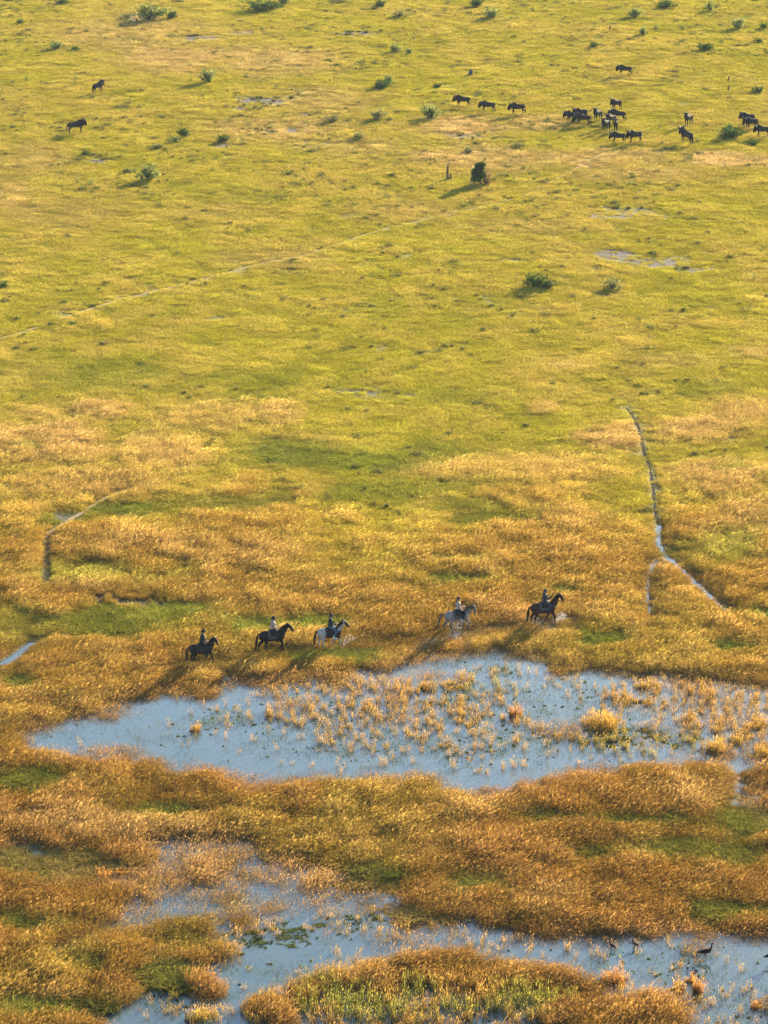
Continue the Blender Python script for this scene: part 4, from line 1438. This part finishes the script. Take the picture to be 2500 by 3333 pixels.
def eyes(h, parent):
    for q in (1, -1):
        ev = bmesh.new(); bmesh.ops.create_icosphere(ev, subdivisions=1, radius=.011, matrix=Matrix.Translation((h[0] + .083, q * .034, h[2] + .005)))
        em = bpy.data.meshes.new('eye'); ev.to_mesh(em); ev.free()
        obj('eye', em, MAT_HAIR_BLACK, parent)


def make_rider(horse, key, label, shirt, trousers, boots, headgear, head_mat, skin, hair=None, hold=None):
    p = PS[key]
    M = Matrix.Translation(horse.location) @ Matrix.Rotation(horse.rotation_euler.z, 4, 'Z') @ Matrix.Scale(horse.scale.x, 4)
    t = thing('person', label, 'person', M @ Vector((-.02, 0, 1.475)), horse.rotation_euler.z, 1.0, 'people riding the horses')
    obj('body', p['body'].mesh.copy(), skin, t)
    obj('shirt', p['shirt'].mesh.copy(), shirt, t)
    obj('trousers', p['trousers'].mesh.copy(), trousers, t)
    bm_ = p['boot'].mesh.copy()
    obj('boot', bm_, boots, t)
    b2 = obj('boot', bm_, None, t); b2.scale = (1, -1, 1)
    h = p['head']
    g = obj(headgear.mesh.name, headgear.mesh.copy(), head_mat, t); g.location = h
    eyes(h, t)
    if hair == 'braid':
        obj('braid', tube('braid', [(h[0] - .09, 0, h[2]), (h[0] - .13, .01, h[2] - .12), (h[0] - .15, .01, h[2] - .30), (h[0] - .14, .01, h[2] - .42)], [.04, .035, .026, .01], 7), simple_mat('dark brown hair', (.035, .02, .013), .6, .3, 20), t)
    else:
        obj('hair', tube('hair', [(h[0] - .06, 0, h[2] + .02), (h[0] - .075, 0, h[2] - .05), (h[0] - .06, 0, h[2] - .10)], [.07, .055, .02], 8), simple_mat('short dark hair', (.02, .015, .012), .6, .3, 20), t)
    return t, M


H1 = make_horse('rear', 660, 2162, 'dark bay horse at the back of the line, carrying the rider in the hat', MAT_PADDARK, MAT_HAIR_BLACK, 0, .90)
H2 = make_horse('black', 891, 2124, 'black horse second from the back, carrying the rider in the light patterned top', MAT_PAD, MAT_HAIR_BLACK, 0, .98)
H3 = make_horse('pinto', 1077, 2112, 'brown and white pinto horse in the middle of the line', MAT_PADDARK, MAT_HAIR_BLACK, 0, .93)
H4 = make_horse('grey', 1491, 2054, 'pale flea bitten grey horse trotting behind the leader', MAT_PAD, MAT_HAIR_GREY, 1, .95)
H5 = make_horse('lead', 1772, 2031, 'brown bay horse with black tail leading the line', MAT_PAD, MAT_HAIR_BLACK, 0, 1.0)

cloth = lambda n, c, v=.2: simple_mat(n, c, .85, v, 14, .15)
R1, _ = make_rider(H1, 'low', 'rider at the back of the line in dark clothes and a wide brimmed hat', cloth('dark jacket', (.010, .013, .018)), cloth('dark trousers', (.009, .009, .011)), cloth('dark boots', (.015, .013, .012)), hat, cloth('dark felt hat', (.012, .010, .009)), MAT_SKIN)
R2, _ = make_rider(H2, 'short', 'rider on the black horse in a light patterned top and dark helmet', cloth('white and pink patterned top', (.22, .185, .19), .6), cloth('black breeches', (.008, .008, .009)), cloth('black boots', (.014, .013, .013)), hel, cloth('black riding helmet', (.02, .02, .024)), MAT_SKIN)
R3, _ = make_rider(H3, 'long', 'rider on the pinto horse in a dark green top, blue jeans and helmet', cloth('dark green top', (.010, .024, .024)), cloth('blue jeans', (.035, .065, .105)), cloth('white shoes', (.4, .39, .38)), hel, cloth('navy riding helmet', (.014, .016, .024)), MAT_SKIN)
R4, _ = make_rider(H4, 'short', 'rider on the grey horse in a cream shirt with a long dark braid', cloth('cream shirt', (.26, .23, .19)), cloth('black riding trousers', (.006, .006, .007)), cloth('white trainers', (.32, .32, .33)), hel, cloth('dark riding helmet', (.035, .035, .045)), MAT_SKIN, 'braid')
R5, M5 = make_rider(H5, 'raised', 'leading rider in a grey green jacket and cap with one hand raised', cloth('grey green jacket', (.024, .034, .036)), cloth('blue grey trousers', (.028, .036, .05)), cloth('dark brown boots', (.02, .016, .013)), cap, cloth('dark grey cap', (.045, .045, .045)), MAT_SKIN_DARK)
# what the leading rider holds up in the right hand
hp = Vector(PS['raised']['hand'])
w = thing('riding_stick', 'short brown stick held up in the hand of the leading rider', 'stick', R5.matrix_basis @ (hp + Vector((.05, 0, .04))), R5.rotation_euler.z)
obj('shaft', tube('shaft', [(-.06, 0, -.09), (.03, 0, .05), (.12, 0, .20)], [.016, .016, .011], 7), MAT_LEATHER, w)
obj('grip', tube('grip', [(-.075, 0, -.113), (-.03, 0, -.043)], [.022, .02], 7), simple_mat('worn brown grip', (.09, .05, .03), .7, .2, 20), w)


# water thrown up by the hooves
def splash(px, py, label, n, spread, lean, seed):
    rng = np.random.default_rng(seed)
    x, y = G(px, py)
    V, F = [], []
    for _ in range(n):
        t = rng.random() ** .8
        a = rng.normal(lean, spread)
        p = Vector((math.sin(a) * t * 1.0 + rng.normal(0, .05), rng.normal(0, .16), math.cos(a) * t * .85 + .02))
        d = Vector((math.sin(a), rng.normal(0, .15), math.cos(a))).normalized()
        l = .02 + .11 * rng.random(); r = .003 + .006 * rng.random()
        s = d.cross(Vector((0, 1, .2))).normalized() * r; u = d.cross(s).normalized() * r
        o = len(V)
        V += [p - d * l, p + s, p + u, p - s, p - u, p + d * l]
        F += [(o, o + 2, o + 1), (o, o + 3, o + 2), (o, o + 4, o + 3), (o, o + 1, o + 4), (o + 5, o + 1, o + 2), (o + 5, o + 2, o + 3), (o + 5, o + 3, o + 4), (o + 5, o + 4, o + 1)]
    m = bpy.data.materials.get('splashing water') or leaf_mat('splashing water', False, (.8, .78, .72), (.8, .78, .72), .5, 0)
    o = obj('water_splash', mesh_from('water_splash', V, F), m, kind='stuff', label=label)
    o.location = (x, y, .05)


splash(1800, 2030, 'spray of water thrown forward by the front hooves of the leading horse', 210, .20, .80, 1)
splash(1745, 2036, 'low splash under the belly of the leading horse', 60, .7, -.2, 2)
splash(1492, 2056, 'splash of water under the belly of the pale grey horse', 110, .6, -.2, 3)
splash(1115, 2108, 'fine spray in front of the pinto horse', 80, .22, .55, 4)


# ------------------------------------------------------------------ wildebeest
def gnu_coat(v):
    x, y, z = v.T
    c = np.tile(C(.028, .022, .022), (len(x), 1))
    c = blend3(c, C(.045, .032, .025), sstep(.62, .4, z) * .8)
    stripe = (np.sin(x * 38 + 3 * z) * .5 + .5) * sstep(-.1, .2, x) * sstep(.75, .5, x) * sstep(.8, .95, z)
    c = blend3(c, C(.010, .009, .009), stripe * .7)
    c = blend3(c, C(.008, .007, .007), sstep(.80, .92, x))
    return blend3(c, C(.045, .034, .028), sstep(.0, -.3, x) * sstep(1.0, 1.12, z) * .7)


for s in GS.values():
    paint(s.mesh, gnu_coat)
    s.mesh.materials.append(MAT_GNU)
MAT_HORN = simple_mat('dark grey horn', (.035, .03, .028), .5, .2, 14, .3)
MAT_MANE = simple_mat('black coarse mane', (.006, .0055, .0055), .8, .4, 14, .05)
HORN = tube('horn', [(0, .05, .09), (-.01, .18, .08), (-.01, .31, .06), (0, .37, .14), (.01, .34, .25), (.01, .28, .31)], [.075, .062, .05, .042, .032, .014], 7)
HORN.materials.append(MAT_HORN)
MANES, TAILS = {}, {}
for k, s in GS.items():
    hx, hz = s.head
    ms = []
    for q in range(8):
        u = q / 7
        cx, cz = lerp(.30, hx - .03, u), lerp(1.33, hz + .12, u)
        ms.append(tube('m', [(cx + .03, 0, cz + .02), (cx - .03, .05, cz - .04), (cx - .05, .07, cz - .14)], [.04, .035, .01], 5))
        ms.append(tube('m', [(cx + .03, 0, cz + .02), (cx - .03, -.05, cz - .04), (cx - .05, -.07, cz - .14)], [.04, .035, .01], 5))
    MANES[k] = join_meshes('mane', ms); MANES[k].materials.append(MAT_MANE)
TAILS['down'] = tube('tail', [(-.78, 0, 1.0), (-.86, 0, .9), (-.88, 0, .65), (-.87, 0, .40), (-.86, 0, .22)], [.03, .03, .045, .05, .01], 6)
TAILS['out'] = tube('tail', [(-.78, 0, 1.0), (-.95, 0, 1.0), (-1.2, .03, .92), (-1.45, .05, .86), (-1.62, .06, .88)], [.03, .026, .035, .045, .01], 6)
TAILS['curl'] = tube('tail', [(-.78, 0, 1.0), (-.95, 0, .92), (-1.12, .03, .90), (-1.24, .05, .99), (-1.26, .05, 1.12)], [.03, .026, .035, .04, .01], 6)
for m_ in TAILS.values():
    m_.materials.append(MAT_MANE)


def gnu(px, py, pose, tail, head, sc, label):
    x, y = G(px, py)
    t = thing('wildebeest', label, 'wildebeest', (x, y, max(zat(x, y), 0) - .02), math.radians(head), sc * 1.1, 'wildebeest of the herd')
    obj('body', GS[pose].mesh, None, t)
    hx, hz = GS[pose].head
    for q in (1, -1):
        h = obj('horn', HORN, None, t); h.location = (hx, 0, hz); h.scale = (1, q, 1)
    obj('mane', MANES[pose], None, t)
    obj('tail', TAILS[tail], None, t)


for a in [
    (1505, 352, 'level', 'out', 184, 1.0, 'dark wildebeest leading the line of three, furthest left of the main herd'),
    (1588, 369, 'walk', 'out', 190, .97, 'wildebeest in the middle of the leading line of three, tail streaming behind'),
    (1684, 378, 'walk', 'down', 198, 1.02, 'last wildebeest of the leading line of three, brown and pale backed'),
    (2033, 249, 'walk', 'down', 182, .95, 'lone wildebeest walking left high above the rest of the herd'),
    (1862, 402, 'level', 'down', 192, .95, 'wildebeest half hidden behind a grey brown one at the left end of the cluster'),
    (1896, 412, 'graze', 'down', 176, .98, 'grey brown wildebeest with lowered head overlapping the one at its left'),
    (1890, 394, 'level', 'curl', 208, 1.0, 'wildebeest with upcurled tail standing behind the two overlapping ones'),
    (1945, 396, 'up', 'down', 236, .95, 'wildebeest with raised head and wide horns, between the overlapping trio and the packed group'),
    (1971, 430, 'up', 'down', 240, .98, 'wildebeest with raised head in front of the packed group, its left hand side'),
    (1988, 414, 'stand', 'down', 232, 1.0, 'dark wildebeest in the middle of the packed group facing left'),
    (2004, 430, 'up', 'down', 262, .95, 'wildebeest of the packed group facing the camera, horns spread'),
    (2010, 398, 'level', 'down', 170, .98, 'wildebeest at the back of the packed group, only its rump clear on the right'),
    (2006, 362, 'stand', 'out', 222, .95, 'wildebeest standing alone just above the packed group, tail out right'),
    (2012, 470, 'walk', 'out', 194, .92, 'smaller wildebeest walking left below the packed group, its tail touching the next'),
    (2066, 470, 'walk', 'out', 212, 1.05, 'big wildebeest walking down left with its tail out, lowest right of the packed group'),
    (2240, 411, 'up', 'curl', 236, .95, 'wildebeest with raised head and curled tail, upper of the pair right of the cluster'),
    (2233, 472, 'stand', 'down', 124, 1.15, 'dark wildebeest seen from behind, lower of the pair right of the cluster'),
    (2444, 425, 'level', 'down', 206, 1.0, 'front wildebeest of the overlapping two near the right edge'),
    (2432, 410, 'stand', 'down', 200, 1.0, 'wildebeest mostly hidden behind another near the right edge'),
    (2481, 450, 'walk', 'down', 200, .98, 'brown wildebeest partly cut by the right edge, nearest the camera there'),
    (320, 306, 'stand', 'down', 52, 1.0, 'wildebeest turned half away on the upper left, higher of the two'),
    (249, 438, 'stand', 'down', 14, 1.08, 'dark wildebeest standing in profile facing right, lower of the two on the left'),
]:
    gnu(*a)

# ------------------------------------------------------------------ birds
MAT_BIRD = simple_mat('black brown plumage', (.010, .0095, .011), .8, .3, 20, .04)
MAT_BILL = simple_mat('red bill', (.35, .09, .06), .5, .2, 20, .3)
MAT_BLEG = simple_mat('pink grey legs', (.05, .03, .027), .8, .2, 20, .05)


def bird(name, me, px, py, label, cat, rz, sc, legs, bill, zz=0., sink=.05, group=None):
    x, y = G(px, py)
    t = thing(name, label, cat, (x, y, zz - sink), rz, sc, group)
    obj('body', me, MAT_BIRD, t)
    for q in (1, -1):
        obj('leg', tube('leg', [(legs[0] + q * .03, q * .05, legs[1]), (legs[0] - .03 + q * .05, q * .05, legs[1] * .5), (legs[0] + q * .06, q * .05, .0), (legs[0] + .09 + q * .06, q * .05, -.01)], [.018, .013, .013, .006], 5), MAT_BLEG, t)
    obj('bill', tube('bill', bill, [.02, .015, .004], 6), MAT_BILL, t)
    return t


gb = [(.36, 0, .88), (.42, 0, .87), (.49, 0, .85)]
bird('goose', goose.mesh, 2296, 3122, 'black long necked goose wading in the channel, the one wholly in view', 'goose', .05, 1.0, (0, .38), gb)
bird('goose', goose.mesh, 2512, 3134, 'black goose cut by the right edge, wading in the channel', 'goose', .35, 1.05, (0, .38), gb)
wb = [(.14, 0, .34), (.19, 0, .33), (.26, 0, .31)]
for px, py, lab in ((1992, 3092, 'small dark wading bird left of the other one in the channel'), (2066, 3086, 'small dark wading bird right of the other one, left of the goose'),
                    ):
    bird('wading_bird', wader.mesh, px, py, lab, 'bird', 2.6, 1.25, (-.03, .17), wb, 0., .02, 'small wading birds in the channel')
for px, py, lab in ((1985, 104, 'small dark bird on the grass, above the lone wildebeest'), (2371, 272, 'upper of two tiny dark birds in the grass on the right'), (2371, 303, 'lower of two tiny dark birds in the grass on the right')):
    x, y = G(px, py)
    bird('ground_bird', wader.mesh, px, py, lab, 'bird', 1.2, 2.2, (-.03, .17), wb, zat(x, y) + .12, .02, 'small dark birds on the upper plain')


# ------------------------------------------------------------------ tussocks standing clear of the rest
def tussock(px, py, w, h, stem, tip, label, n=420, seed=1, kind='grass tussock'):
    s = scale_at(py); x, y = G(px, py)
    wr, hh = w / s / 2, h / s
    rng = np.random.default_rng(seed)
    subs = []
    nsub = max(3, int(n / 90))
    for q in range(nsub):
        r_ = wr * .85 * math.sqrt(rng.random()); t_ = rng.random() * 6.283
        k_ = (.35 + .65 * rng.random()) * (1 - .45 * (r_ / wr) ** 2)
        m_ = blades_mesh('s', int(n / nsub) + q, .10 + wr * .28, hh * k_ * .3, hh * k_ * 1.05, .013, .3, .5, .16, spread=.12)
        m_.transform(Matrix.Translation((r_ * math.cos(t_), r_ * .8 * math.sin(t_), 0)) @ Matrix.Rotation(rng.normal(0, .5), 4, 'Z'))
        subs.append(m_)
    me = join_meshes('blades', subs)
    A_ = []
    for m_ in subs:
        cc = np.zeros(len(m_.vertices) * 4, np.float32); m_.color_attributes['blade'].data.foreach_get('color', cc)
        A_.append(cc.reshape(-1, 4)[:, :3]); bpy.data.meshes.remove(m_)
    colour_attr(me, 'blade', np.concatenate(A_))
    me.polygons.foreach_set('use_smooth', [False] * len(me.polygons))
    mat = leaf_mat('tussock blades', False, stem, tip, .5, .5)
    t = thing('grass_tussock', label, kind, (x, y, -.02), rng.random() * .6, 1., 'tussocks standing in the water')
    obj('blades', me, mat, t)
    base = Sculpt('root_mound', .05, 3)
    base.chain([(-wr * .5, 0, -.03, .08 + wr * .1), (wr * .5, 0, -.03, .08 + wr * .1)], 1.5)
    TM.append((t, base))


TM = []
gs_, gt_ = (.20, .11, .022), (.46, .27, .05)
os_, ot_ = (.20, .09, .022), (.46, .22, .05)
gr_, gg_ = (.11, .12, .02), (.32, .28, .04)
for k, a in enumerate([
    (1965, 2362, 150, 62, gs_, gt_, 'largest orange grass tussock, standing alone in the right half of the pond', 1500),
    (1683, 2328, 46, 46, os_, ot_, 'small rusty tussock left of the largest orange tussock in the pond', 380),
    (1375, 2240, 56, 34, gs_, gt_, 'low golden tussock near the far shore of the pond, left of another', 380),
    (1482, 2236, 76, 36, gr_, gt_, 'olive golden tussock near the far shore of the pond, right of a low golden one', 480),
    (2088, 2284, 90, 34, gs_, gt_, 'golden tussock above and right of the largest orange tussock', 480),
    (2095, 2240, 60, 40, gr_, gt_, 'small olive tussock at the far right shore of the pond', 380),
    (2324, 2446, 96, 52, gs_, gt_, 'rounded golden tussock near the right shore of the pond', 620),
    (2455, 2360, 120, 40, gs_, gt_, 'broad golden tussock at the right edge of the pond', 620),
    (2410, 2408, 84, 36, gr_, gt_, 'olive tussock between two golden ones at the right of the pond', 480),
    (2475, 2462, 100, 50, gs_, gt_, 'golden tussock at the right edge below the broad one', 620),
    (640, 3316, 130, 50, gr_, gt_, 'wide olive tussock at the bottom edge, left of the open channel', 700),
    (2275, 3230, 36, 76, os_, ot_, 'tall slim rusty tussock below the goose', 380),
    (2196, 3222, 64, 44, os_, gt_, 'short rusty tussock left of the tall slim one below the goose', 420),
    (2244, 3196, 30, 44, os_, ot_, 'narrow rusty tussock between the goose and the tall slim tussock', 260),
    (1990, 3196, 104, 60, os_, ot_, 'rusty tussock in the channel at the right end of the grassy island', 760),
    (2462, 3276, 40, 42, os_, ot_, 'small rusty tussock in the open water at the lower right', 300),
    (632, 2378, 44, 36, os_, gt_, 'small rusty tussock in the left half of the pond', 300),
    (360, 2850, 104, 46, os_, ot_, 'rounded rusty clump beside the damp hollow on the lower left', 760),
    (630, 3112, 90, 30, gs_, ot_, 'low golden clump on the green floating patch, lower left', 480),
]):
    tussock(*a, seed=k + 3)
Sculpt.bake()
MAT_MUD = simple_mat('peaty mud', (.045, .035, .022), .9, .3, 6, .2)
for t, b in TM:
    obj('root_mound', b.mesh, MAT_MUD, t)
